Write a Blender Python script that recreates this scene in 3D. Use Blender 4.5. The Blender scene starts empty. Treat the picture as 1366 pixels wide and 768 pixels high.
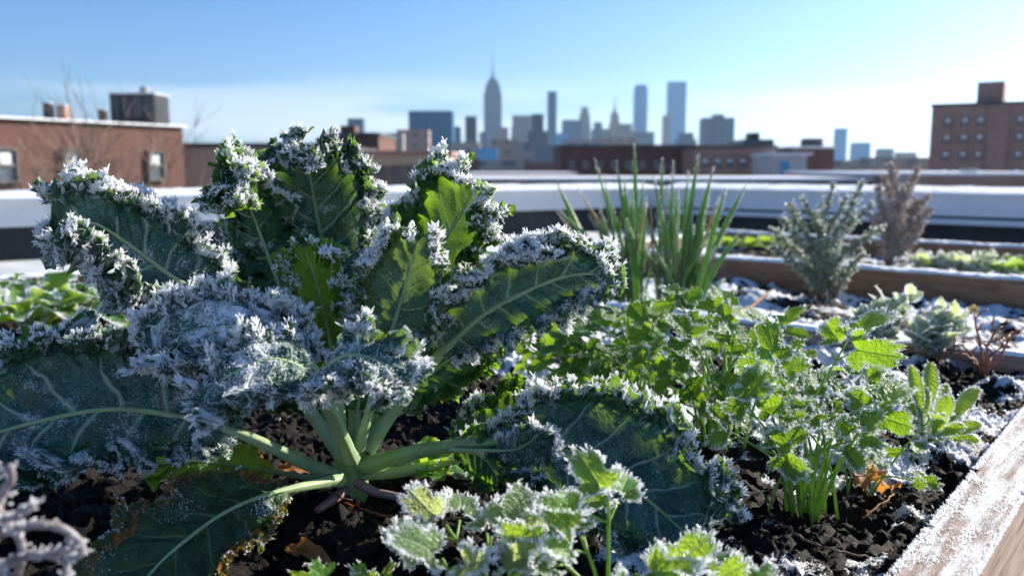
import bpy, math, random
import numpy as np
from mathutils import Vector, Matrix, Euler
random.seed(7)
rng = np.random.default_rng(7)
S = bpy.context.scene
COL = S.collection
R = math.radians
# ------------------------------------------------------------------ camera
CAMZ = 0.31; PITCH = R(8.0); FPX = 30.0/36.0*1366.0
cam_d = bpy.data.cameras.new('camera'); cam = bpy.data.objects.new('camera', cam_d); COL.objects.link(cam)
cam.location = (0, 0, CAMZ); cam.rotation_euler = (R(90)-PITCH, 0, 0)
cam_d.lens = 30; cam_d.sensor_width = 36; cam_d.clip_start = 0.02; cam_d.clip_end = 30000
cam_d.dof.use_dof = True; cam_d.dof.focus_distance = 0.76; cam_d.dof.aperture_fstop = 6.3
S.camera = cam
def K(px, py, Y):
    """world point seen at photo pixel (px,py) at ground distance Y"""
    a = (px-683)/FPX; b = (384-py)/FPX
    dy = math.cos(PITCH)+b*math.sin(PITCH); dz = -math.sin(PITCH)+b*math.cos(PITCH)
    s = Y/dy
    return np.array((a*s, Y, CAMZ+dz*s))
def G(px, py, z=0.0):
    a = (px-683)/FPX; b = (384-py)/FPX
    dy = math.cos(PITCH)+b*math.sin(PITCH); dz = -math.sin(PITCH)+b*math.cos(PITCH)
    s = (z-CAMZ)/dz
    return np.array((a*s, dy*s, z))
# ------------------------------------------------------------------ noise
def _h(ix, iy, iz, seed):
    n = (ix*374761393 + iy*668265263 + iz*2147483647 + seed*1274126177) & 0xffffffff
    n = ((n ^ (n >> 13))*1274126177) & 0xffffffff
    n = ((n ^ (n >> 16))*2246822519) & 0xffffffff
    return ((n ^ (n >> 15)) & 0xffffff)/float(0x7fffff)-1.0
def vn(P, f=1.0, seed=0):
    P = np.asarray(P, float)*f
    if P.shape[-1] == 2: P = np.concatenate([P, np.zeros(P.shape[:-1]+(1,))], -1)
    i = np.floor(P).astype(np.int64); t = P-i; t = t*t*(3-2*t)
    r = 0
    for dx in (0, 1):
        wx = t[..., 0] if dx else 1-t[..., 0]
        for dy in (0, 1):
            wy = t[..., 1] if dy else 1-t[..., 1]
            for dz in (0, 1):
                wz = t[..., 2] if dz else 1-t[..., 2]
                r = r + wx*wy*wz*_h(i[..., 0]+dx, i[..., 1]+dy, i[..., 2]+dz, seed)
    return r
def vn1(x, f=1.0, seed=0):
    x = np.asarray(x, float)
    return vn(np.stack([x*f, x*0+seed*3.7], -1), 1.0, seed)
def fbm(P, f, oct=4, seed=0, gain=.5):
    a = 1; r = 0
    for k in range(oct):
        r = r+a*vn(P, f, seed+k); f *= 2.03; a *= gain
    return r
def ss(a, b, x): 
    t = np.clip((x-a)/(b-a), 0, 1); return t*t*(3-2*t)
def nz(v):
    v = np.asarray(v, float); return v/np.maximum(np.linalg.norm(v, axis=-1, keepdims=True), 1e-9)
# ------------------------------------------------------------------ objects
def tag(o, label=None, cat=None, group=None, kind=None):
    if label: o['label'] = label
    if cat: o['category'] = cat
    if group: o['group'] = group
    if kind: o['kind'] = kind
    return o
def thing(name, loc, label, cat, group=None):
    o = bpy.data.objects.new(name, None); COL.objects.link(o); o.location = loc; o.empty_display_size = .05
    return tag(o, label, cat, group)
PW = {}
def link(name, me, parent=None, mat=None, origin=(0, 0, 0)):
    o = bpy.data.objects.new(name, me); COL.objects.link(o)
    if mat: me.materials.append(mat)
    if parent is not None:
        o.parent = parent
    return o
def world_org(o):
    p = np.zeros(3)
    while o is not None:
        p += np.array(o.location); o = o.parent
    return p
def mesh_np(name, V, Fs, mat=None, parent=None, attrs=None, smooth=True, local=False):
    """V world coordinates (N,3); Fs: list of int arrays (M,k)"""
    V = np.asarray(V, float)
    if parent is not None and not local: V = V-world_org(parent)
    me = bpy.data.meshes.new(name)
    Fs = [np.asarray(f, np.int64) for f in Fs if len(f)]
    nl = sum(f.size for f in Fs); npoly = sum(len(f) for f in Fs)
    me.vertices.add(len(V)); me.vertices.foreach_set('co', V.astype(np.float32).ravel())
    me.loops.add(nl); me.loops.foreach_set('vertex_index', np.concatenate([f.ravel() for f in Fs]).astype(np.int32))
    me.polygons.add(npoly)
    st = []; c = 0
    for f in Fs:
        st.append(c+np.arange(len(f))*f.shape[1]); c += f.size
    me.polygons.foreach_set('loop_start', np.concatenate(st).astype(np.int32))
    me.polygons.foreach_set('use_smooth', np.full(npoly, smooth))
    me.update(calc_edges=True)
    for k, a in (attrs or {}).items():
        a = np.asarray(a, np.float32)
        if a.ndim == 1:
            at = me.attributes.new(k, 'FLOAT', 'POINT'); at.data.foreach_set('value', a)
        else:
            at = me.attributes.new(k, 'FLOAT_VECTOR', 'POINT'); at.data.foreach_set('vector', a.ravel())
    return link(name, me, parent, mat)
class MB:
    def __init__(s): s.V = []; s.F = {}; s.n = 0; s.A = {}
    def add(s, V, Fs, **attrs):
        V = np.asarray(V, float).reshape(-1, 3)
        for f in Fs:
            f = np.asarray(f, np.int64)
            if len(f): s.F.setdefault(f.shape[1], []).append(f+s.n)
        s.V.append(V); s.n += len(V)
        for k, a in attrs.items(): s.A.setdefault(k, []).append(np.asarray(a, float))
    def box(s, c, d, rot=0.0, bev=0):
        c = np.array(c, float); d = np.array(d, float)/2
        v = np.array([(x, y, z) for x in (-1, 1) for y in (-1, 1) for z in (-1, 1)])*d
        ca, sa = math.cos(rot), math.sin(rot)
        v = np.stack([v[:, 0]*ca-v[:, 1]*sa, v[:, 0]*sa+v[:, 1]*ca, v[:, 2]], -1)+c
        s.add(v, [np.array([(0, 1, 3, 2), (4, 6, 7, 5), (0, 4, 5, 1), (2, 3, 7, 6), (0, 2, 6, 4), (1, 5, 7, 3)])])
    def tube(s, P, r, k=8, cap=True, **attrs):
        V, F = tube_vf(P, r, k); at = {}
        s.add(V, F, **{a: np.repeat(np.asarray(v)[None], len(V), 0) if np.ndim(v) else np.full(len(V), v) for a, v in attrs.items()})
    def build(s, name, mat=None, parent=None, smooth=False, local=False):
        V = np.concatenate(s.V); F = [np.concatenate(f) for f in s.F.values()]
        return mesh_np(name, V, F, mat, parent, {k: np.concatenate(a) for k, a in s.A.items()}, smooth, local)
def frames(P, up=(0, 0, 1)):
    P = np.asarray(P, float); T = nz(np.gradient(P, axis=0))
    u = np.array(up, float)
    if abs(T[0] @ u) > .95: u = np.array((1., 0.1, 0))
    n = u-T[0]*(u @ T[0]); n /= np.linalg.norm(n); Ns = [n]
    for i in range(1, len(P)):
        n = Ns[-1]-T[i]*(Ns[-1] @ T[i]); n /= max(np.linalg.norm(n), 1e-9); Ns.append(n)
    Ns = np.array(Ns); return T, Ns, np.cross(T, Ns)
def tube_vf(P, r, k=8, flat=1.0):
    P = np.asarray(P, float); n = len(P); r = np.broadcast_to(np.asarray(r, float), (n,))
    T, N1, B1 = frames(P); a = np.arange(k)/k*2*math.pi
    V = P[:, None]+(np.cos(a)[None, :, None]*N1[:, None]*flat+np.sin(a)[None, :, None]*B1[:, None])*r[:, None, None]
    i = np.arange(n-1)[:, None]*k; j = np.arange(k)[None]; j2 = (j+1) % k
    F = np.stack([i+j, i+j2, i+k+j2, i+k+j], -1).reshape(-1, 4)
    return V.reshape(-1, 3), [F, np.arange(k)[None, ::-1], (n-1)*k+np.arange(k)[None]]
def spline(pts, n=40):
    P = np.asarray(pts, float); m = len(P)
    if m == 2: return P[0]+(P[1]-P[0])*np.linspace(0, 1, n)[:, None]
    E = np.concatenate([[2*P[0]-P[1]], P, [2*P[-1]-P[-2]]]); out = []
    for i in range(m-1):
        p0, p1, p2, p3 = E[i:i+4]; t = np.linspace(0, 1, 24, endpoint=(i == m-2))[:, None]
        out.append(.5*((2*p1)+(-p0+p2)*t+(2*p0-5*p1+4*p2-p3)*t**2+(-p0+3*p1-3*p2+p3)*t**3))
    Q = np.concatenate(out); d = np.concatenate([[0], np.cumsum(np.linalg.norm(np.diff(Q, axis=0), axis=1))])
    t = np.linspace(0, d[-1], n)
    return np.stack([np.interp(t, d, Q[:, k]) for k in range(3)], -1)
def lerp_list(vals, u):
    vals = np.asarray(vals, float); x = np.linspace(0, 1, len(vals))
    if vals.ndim == 1:
        # smooth catmull style resample
        f = np.linspace(0, 1, 200); y = np.interp(f, x, vals); k = np.ones(15)/15
        y2 = np.convolve(np.pad(y, 7, mode='edge'), k, 'valid'); return np.interp(u, f, y2)
    return np.stack([np.interp(u, x, vals[:, k]) for k in range(vals.shape[1])], -1)
# ------------------------------------------------------------------ crystals
def spikes(P, D, L, Rr, k=4):
    """batch of small frost needles"""
    n = len(P)
    D = nz(D); up = np.where(np.abs(D[:, 2:3]) > .9, np.array([[1., 0, 0]]), np.array([[0, 0, 1.]]))
    A = nz(np.cross(D, up)); B = np.cross(D, A)
    rot = rng.random(n)*6.28
    a = rot[:, None]+np.arange(k)/k*2*math.pi
    c = np.cos(a)[..., None]; s_ = np.sin(a)[..., None]
    ring = c*A[:, None]+s_*B[:, None]*.55
    L = np.asarray(L)[:, None, None]; Rr = np.asarray(Rr)[:, None, None]
    P0 = P[:, None]-D[:, None]*L*.08
    r0 = P0+ring*Rr*.8; r1 = P0+D[:, None]*L*.72+ring*Rr
    tip = P0+D[:, None]*L
    V = np.concatenate([r0, r1, tip], 1)          # n, 2k+1, 3
    base = np.arange(n)[:, None, None]*(2*k+1)
    j = np.arange(k); j2 = (j+1) % k
    q = np.stack([j, j2, k+j2, k+j], -1)[None]+base
    t = np.stack([k+j, k+j2, np.full(k, 2*k)], -1)[None]+base
    return V.reshape(-1, 3), [q.reshape(-1, 4), t.reshape(-1, 3)]
def fan(P, D, Nn, n, lo, hi, spread=.7, rr=(.0005, .0009), prob=None):
    """clusters of needles: n needles around each point"""
    P = np.repeat(P, n, 0); D = np.repeat(D, n, 0)
    m = len(P)
    J = rng.normal(size=(m, 3))*spread
    D2 = nz(D+J)
    L = lo+(hi-lo)*rng.random(m)**1.6
    P = P+rng.normal(size=(m, 3))*.0008
    return spikes(P, D2, L, rr[0]+(rr[1]-rr[0])*rng.random(m))
# ------------------------------------------------------------------ materials
class NT:
    def __init__(s, tree): s.t = tree; s.n = tree.nodes; s.l = tree.links
    def __call__(s, typ, props=None, out=0, **inp):
        nd = s.n.new('ShaderNode'+typ)
        for k, v in (props or {}).items(): setattr(nd, k, v)
        for k, v in inp.items():
            key = int(k[1:]) if (k[0] == 'i' and k[1:].isdigit()) else k.replace('_', ' ')
            sock = nd.inputs[key]
            if isinstance(v, bpy.types.NodeSocket): s.l.new(v, sock)
            else:
                if sock.type == 'RGBA' and len(v) == 3: v = (*v, 1)
                sock.default_value = v
        s.last = nd
        return nd.outputs[out]
    def math(s, op, a, b=0.0, c=None, clamp=False):
        kw = dict(i0=a, i1=b)
        if c is not None: kw['i2'] = c
        return s('Math', {'operation': op, 'use_clamp': clamp}, **kw)
    def mix(s, f, a, b):
        nd = s.n.new('ShaderNodeMix'); nd.data_type = 'RGBA'
        for sock, v in ((nd.inputs[0], f), (nd.inputs[6], a), (nd.inputs[7], b)):
            if isinstance(v, bpy.types.NodeSocket): s.l.new(v, sock)
            else: sock.default_value = v if isinstance(v, float) or isinstance(v, int) else ((*v, 1) if len(v) == 3 else v)
        return nd.outputs[2]
    def ramp(s, f, lo, hi):
        nd = s.n.new('ShaderNodeMapRange'); nd.interpolation_type = 'SMOOTHSTEP'
        s.l.new(f, nd.inputs[0]); nd.inputs[1].default_value = lo; nd.inputs[2].default_value = hi
        return nd.outputs[0]
    def noise(s, vec, scale, detail=3.0, rough=.55):
        kw = dict(Scale=scale, Detail=detail, Roughness=rough)
        if vec is not None: kw['Vector'] = vec
        return s('TexNoise', None, **kw)
def newmat(name):
    m = bpy.data.materials.new(name); m.use_nodes = True; m.node_tree.nodes.clear()
    return m, NT(m.node_tree)
def out(nt, sh, vol=None):
    o = nt.n.new('ShaderNodeOutputMaterial')
    if sh is not None: nt.l.new(sh, o.inputs[0])
    if vol is not None: nt.l.new(vol, o.inputs[1])
def shmix(nt, f, a, b): return nt('MixShader', None, i0=f, i1=a, i2=b)
def leafmat(name, col, col2, vein, trans, frostcol=(.84, .88, .93), tr=.38, veins=7.0, vw=.07, net=130.0, netamt=.16, rough=.42, bump=.6, frostk=1.0, dead=None, thin=1.0):
    m, nt = newmat(name)
    at = nt('Attribute', {'attribute_name': 'lf'}, out=1)
    fl = nt('Attribute', {'attribute_name': 'fl'}, out=1)
    sep = nt('SeparateXYZ', None, i0=at); s = nt.last
    u, v, f = s.outputs[0], s.outputs[1], s.outputs[2]
    av = nt.math('ABSOLUTE', v)
    side = nt.math('MULTIPLY', nt.math('GREATER_THAN', v, 0.0), .45)
    nA = nt.noise(fl, 22.0, 3.0); nB = nt.noise(fl, 420.0, 4.0, .6); nC = nt.noise(fl, 70.0, 3.0)
    uu = nt.math('ADD', nt.math('ADD', nt.math('MULTIPLY', u, veins), side), nt.math('MULTIPLY', nA, .5))
    fr = nt.math('ABSOLUTE', nt.math('SUBTRACT', nt.math('FRACT', uu), .5))
    wd = nt.math('MULTIPLY', nt.math('SUBTRACT', 1.15, av), vw)
    sv = nt.math('SUBTRACT', 1.0, nt.math('DIVIDE', fr, wd), clamp=True)
    wn = nt('TexNoise', None, 1, Vector=fl, Scale=90.0, Detail=3.0)
    wv = nt('VectorMath', {'operation': 'MULTIPLY_ADD'}, i0=wn, i1=(.012, .012, .012), i2=fl)
    vor = nt('TexVoronoi', {'feature': 'DISTANCE_TO_EDGE'}, Vector=wv, Scale=net)
    netm = nt.math('SUBTRACT', 1.0, nt.ramp(vor, .0, .1))
    mid = nt.math('SUBTRACT', 1.0, nt.ramp(av, .015, .045))
    vm = nt.math('MAXIMUM', nt.math('MAXIMUM', sv, mid), nt.math('MULTIPLY', netm, netamt))
    base = nt.mix(nt.ramp(nC, .35, .7), col, col2)
    if dead: base = nt.mix(nt.ramp(nt.math('ADD', nt.math('MULTIPLY', av, .55), nt.math('MULTIPLY', nA, .8)), .86, 1.02), base, dead)
    c = nt.mix(nt.math('MULTIPLY', vm, .8), base, vein)
    fsum = nt.math('ADD', nt.math('MULTIPLY', f, frostk), nt.math('ADD', nt.math('MULTIPLY', nt.math('SUBTRACT', nB, .5), 1.1), nt.math('MULTIPLY', nt.math('SUBTRACT', nC, .5), .9)))
    geo = nt('NewGeometry', out=1)
    gz = nt('SeparateXYZ', None, i0=geo, out=2)
    fsum = nt.math('ADD', fsum, nt.math('MULTIPLY', nt.math('ABSOLUTE', gz), .10))
    fm = nt.ramp(fsum, .5, .95)
    c2 = nt.mix(fm, c, frostcol)
    h = nt.math('ADD', nt.math('MULTIPLY', vm, -.9), nt.math('ADD', nt.math('MULTIPLY', nB, nt.math('ADD', .25, fm)), nt.math('MULTIPLY', nt.ramp(vor, .0, .5), .45)))
    bp = nt('Bump', None, Strength=bump, Distance=.0022, Height=h)
    rg = nt.math('ADD', nt.math('MULTIPLY', fm, .35), rough)
    p = nt('BsdfPrincipled', None, Base_Color=c2, Roughness=rg, Normal=bp, Specular_IOR_Level=.35)
    tc = nt.mix(fm, nt.mix(nt.math('MULTIPLY', vm, .5), trans, vein), (.75, .8, .85))
    t = nt('BsdfTranslucent', None, Color=tc, Normal=bp)
    trf = nt.math('MULTIPLY', nt.math('ADD', thin, nt.math('MULTIPLY', nt.ramp(av, .35, .95), 1.0-thin)), tr)
    out(nt, shmix(nt, trf, p, t)); return m
def frostmat(name='frost_crystal', col=(.98, .985, 1.0), tr=.55):
    m, nt = newmat(name)
    d = nt('BsdfDiffuse', None, Color=col); t = nt('BsdfTranslucent', None, Color=col)
    g = nt('BsdfGlossy', None, Color=(1, 1, 1), Roughness=.22)
    tp = nt('BsdfTransparent', None, Color=(1, 1, 1))
    out(nt, shmix(nt, .38, shmix(nt, .07, shmix(nt, tr, d, t), g), tp)); return m
def plain(name, c1, c2, scale=8.0, rough=.7, bump=.3, dist=.01, spec=.3, coords='Object', detail=5.0, lo=.35, hi=.65, tr=0, trc=None):
    m, nt = newmat(name)
    tcv = nt('TexCoord', out=3)
    n1 = nt.noise(tcv, scale, detail); n2 = nt.noise(tcv, scale*5.3, 4.0)
    c = nt.mix(nt.ramp(nt.math('ADD', nt.math('MULTIPLY', n1, .75), nt.math('MULTIPLY', n2, .25)), lo, hi), c1, c2)
    bp = nt('Bump', None, Strength=bump, Distance=dist, Height=nt.math('ADD', n1, nt.math('MULTIPLY', n2, .5)))
    p = nt('BsdfPrincipled', None, Base_Color=c, Roughness=rough, Normal=bp, Specular_IOR_Level=spec)
    if tr: p = shmix(nt, tr, p, nt('BsdfTranslucent', None, Color=trc or c2))
    out(nt, p); return m
def snowmat(name='snow', dirt=None):
    m, nt = newmat(name)
    tcv = nt('TexCoord', out=3)
    n1 = nt.noise(tcv, 300.0, 5.0, .7); n2 = nt.noise(tcv, 40.0, 4.0)
    c = nt.mix(n2, (.78, .84, .92), (.9, .93, .97))
    bp = nt('Bump', None, Strength=.8, Distance=.003, Height=nt.math('ADD', n1, n2))
    p = nt('BsdfPrincipled', None, Base_Color=c, Roughness=.55, Normal=bp, Specular_IOR_Level=.4)
    out(nt, p); return m
def soilmat():
    m, nt = newmat('garden_soil')
    g = nt('TexCoord', out=3)
    sn = nt('Attribute', {'attribute_name': 'snow'}, out=2)
    n1 = nt.noise(g, 60.0, 6.0, .65); n2 = nt.noise(g, 420.0, 5.0, .7); n3 = nt.noise(g, 15.0, 3.0)
    c = nt.mix(nt.ramp(n1, .35, .7), (.004, .003, .002), (.017, .010, .007))
    c = nt.mix(nt.ramp(n2, .62, .78), c, (.09, .055, .03))
    nrm = nt('NewGeometry', out=1); gz = nt('SeparateXYZ', None, i0=nrm, out=2)
    s2 = nt.math('ADD', sn, nt.math('ADD', nt.math('MULTIPLY', nt.math('SUBTRACT', n2, .5), 1.3), nt.math('MULTIPLY', nt.math('SUBTRACT', n1, .5), .8)))
    s2 = nt.math('ADD', s2, nt.math('MULTIPLY', nt.math('SUBTRACT', gz, .8), .8))
    fm = nt.ramp(s2, .48, .62)
    c = nt.mix(fm, c, (.82, .87, .94))
    bp = nt('Bump', None, Strength=.9, Distance=.006, Height=nt.math('ADD', n1, nt.math('MULTIPLY', n2, .8)))
    p = nt('BsdfPrincipled', None, Base_Color=c, Roughness=nt.math('ADD', .7, nt.math('MULTIPLY', fm, -.15)), Normal=bp, Specular_IOR_Level=.25)
    out(nt, p); return m
def woodmat(name, c1, c2, frost=0.0, axis=0):
    m, nt = newmat(name)
    g = nt('Attribute', {'attribute_name': 'fl'}, out=1)   # x along grain
    mp = nt('Mapping', None, Vector=g, Scale=(6.0, 110.0, 110.0))
    n1 = nt.noise(mp, 1.0, 6.0, .6); n2 = nt.noise(g, 900.0, 4.0, .7)
    mp2 = nt('Mapping', None, Vector=g, Scale=(14.0, 80.0, 80.0)); n3 = nt.noise(mp2, 1.0, 5.0, .65)
    c = nt.mix(nt.ramp(n1, .3, .7), c1, c2)
    c = nt.mix(nt.ramp(n3, .5, .75), c, tuple(x*.6 for x in c1))
    nrm = nt('NewGeometry', out=1); gz = nt('SeparateXYZ', None, i0=nrm, out=2)
    up = nt.ramp(gz, .2, .8)
    fs = nt.math('ADD', nt.math('MULTIPLY', up, frost), nt.math('ADD', nt.math('MULTIPLY', nt.math('SUBTRACT', n2, .5), 1.5), nt.math('MULTIPLY', nt.math('SUBTRACT', n3, .5), 1.1)))
    fs = nt.math('ADD', fs, nt.math('MULTIPLY', nt.math('SUBTRACT', n1, .5), .5))
    fm = nt.ramp(fs, .42, .62)
    c = nt.mix(fm, c, (.85, .88, .93))
    bp = nt('Bump', None, Strength=.7, Distance=.002, Height=nt.math('ADD', n1, nt.math('MULTIPLY', fm, n2)))
    p = nt('BsdfPrincipled', None, Base_Color=c, Roughness=.75, Normal=bp, Specular_IOR_Level=.25)
    out(nt, p); return m
def brickmat(name, c1, c2, mortar, scale=1.0, blot=(.2, .1, .08)):
    m, nt = newmat(name)
    g = nt('TexCoord', out=3)
    s = nt('SeparateXYZ', None, i0=g); sx = nt.last
    # wall coordinate: x+y along the wall, z up
    w = nt('CombineXYZ', None, i0=nt.math('ADD', sx.outputs[0], sx.outputs[1]), i1=sx.outputs[2], i2=0.0)
    b = nt('TexBrick', None, Vector=w, Color1=c1, Color2=c2, Mortar=mortar, Scale=1.0/scale, Mortar_Size=.018, Brick_Width=.24, Row_Height=.08)
    n = nt.noise(g, .9, 5.0, .6)
    n2 = nt.noise(g, .25, 3.0, .6)
    c = nt.mix(nt.math('MULTIPLY', nt.ramp(n, .4, .75), .45), b, blot)
    c = nt.mix(nt.math('MULTIPLY', nt.ramp(n2, .5, .8), .35), c, (.33, .25, .2))
    p = nt('BsdfPrincipled', None, Base_Color=c, Roughness=.85, Specular_IOR_Level=.2)
    out(nt, p); return m
def facade(name, wall, win, fx=3.0, fz=3.6, ww=.5, wh=.55, rough=.5, gloss=.3):
    """far tower: window grid as surface pattern in object space"""
    m, nt = newmat(name)
    g = nt('TexCoord', out=3); s = nt('SeparateXYZ', None, i0=g); sx = nt.last
    h = nt.math('ADD', sx.outputs[0], sx.outputs[1])
    a = nt.math('LESS_THAN', nt.math('FRACT', nt.math('DIVIDE', h, fx*2.8)), ww)
    b = nt.math('LESS_THAN', nt.math('FRACT', nt.math('DIVIDE', sx.outputs[2], fz*2.8)), wh)
    n = nt.noise(g, .03, 3.0)
    c = nt.mix(nt.math('MULTIPLY', a, b), nt.mix(n, wall, tuple(x*.8 for x in wall)), win)
    p = nt('BsdfPrincipled', None, Base_Color=c, Roughness=rough, Specular_IOR_Level=gloss)
    out(nt, p); return m
M = {}
M['kale'] = leafmat('kale_leaf', (.018, .07, .035), (.03, .10, .05), (.34, .46, .24), (.26, .48, .02), tr=.45, thin=.25, vw=.09)
M['kale_blue'] = leafmat('kale_leaf_blue', (.016, .062, .052), (.035, .115, .10), (.36, .48, .36), (.22, .42, .03), tr=.32, thin=.05, vw=.10, bump=.8)
M['kale_back'] = leafmat('kale_leaf_underside', (.05, .11, .06), (.075, .15, .09), (.34, .44, .24), (.26, .42, .05), tr=.36, thin=.4, veins=6.0, vw=.10)
M['kale_lime'] = leafmat('kale_leaf_young', (.06, .16, .03), (.09, .22, .04), (.4, .5, .18), (.46, .66, .03), tr=.5, veins=6.0)
M['kale_old'] = leafmat('kale_leaf_old', (.02, .06, .03), (.04, .10, .05), (.25, .30, .14), (.22, .30, .03), tr=.3, veins=6.0, netamt=.25, dead=(.30, .10, .03), frostk=.8)
M['stalk'] = plain('kale_stalk', (.26, .40, .14), (.42, .55, .27), 30, .4, .2, .002, .4, tr=.25, trc=(.4, .55, .1))
M['midrib'] = plain('kale_midrib', (.34, .48, .24), (.46, .58, .34), 60, .45, .2, .001, .3, tr=.25, trc=(.4, .5, .15))
M['stalk_purple'] = plain('kale_stalk_purple', (.20, .09, .10), (.32, .22, .20), 30, .45, .2, .002, .4)
M['frost'] = frostmat()
M['snow'] = snowmat()
M['parsley'] = leafmat('parsley_leaf', (.022, .09, .018), (.04, .14, .028), (.12, .25, .05), (.36, .60, .02), tr=.42, veins=5.0, vw=.05, net=260.0, netamt=.2, bump=.5)
M['parsley_stem'] = plain('parsley_stem', (.20, .36, .05), (.32, .50, .12), 50, .4, .1, .001, .4, tr=.35, trc=(.35, .55, .04))
M['lettuce'] = leafmat('lettuce_leaf', (.06, .18, .03), (.10, .26, .05), (.3, .42, .15), (.45, .66, .04), tr=.45, veins=6.0, net=150.0)
M['sage'] = leafmat('sage_leaf', (.09, .19, .07), (.15, .27, .11), (.3, .38, .2), (.60, .70, .25), tr=.48, veins=7.0, net=260.0, frostk=1.1)
M['chive'] = plain('chive_blade', (.09, .19, .06), (.17, .30, .11), 40, .35, .1, .001, .45, tr=.4, trc=(.32, .58, .04))
M['chive_dry'] = plain('chive_dry_blade', (.35, .26, .12), (.45, .38, .2), 40, .6, .1, .001, .3, tr=.35, trc=(.6, .45, .15))
M['rosemary'] = plain('rosemary_needle', (.20, .27, .15), (.42, .46, .36), 90, .5, .1, .001, .3, tr=.5, trc=(.4, .5, .2))
M['dry_herb'] = plain('dry_herb', (.50, .41, .35), (.66, .56, .49), 90, .6, .1, .001, .3, tr=.3, trc=(.5, .36, .26))
M['twig'] = plain('twig', (.12, .07, .04), (.22, .13, .08), 60, .7, .3, .002)
M['red_twig'] = plain('red_twig', (.22, .09, .06), (.36, .18, .12), 60, .5, .2, .002, tr=.2, trc=(.6, .2, .1))
M['deadleaf'] = plain('dead_leaf', (.22, .09, .03), (.42, .2, .07), 40, .6, .5, .003, tr=.35, trc=(.8, .35, .06))
M['soil'] = soilmat()
M['crumb'] = plain('soil_crumb', (.004, .003, .002), (.017, .010, .006), 90, .85, .6, .003, .2)
M['wood'] = woodmat('weathered_board', (.22, .145, .11), (.40, .30, .24), .5)
M['wood_far'] = woodmat('brown_board', (.22, .12, .07), (.36, .21, .13), .9)
M['wall_white'] = plain('painted_parapet', (.60, .62, .64), (.70, .71, .72), 3, .6, .1, .003)
M['membrane'] = plain('black_flashing', (.018, .02, .024), (.03, .033, .04), 4, .6, .2, .004)
M['deck'] = plain('roof_membrane', (.42, .45, .48), (.66, .68, .7), 3, .7, .3, .005)
M['dark_frost_twig'] = plain('foreground_twig', (.14, .11, .11), (.36, .33, .35), 200, .7, .4, .001)
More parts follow.
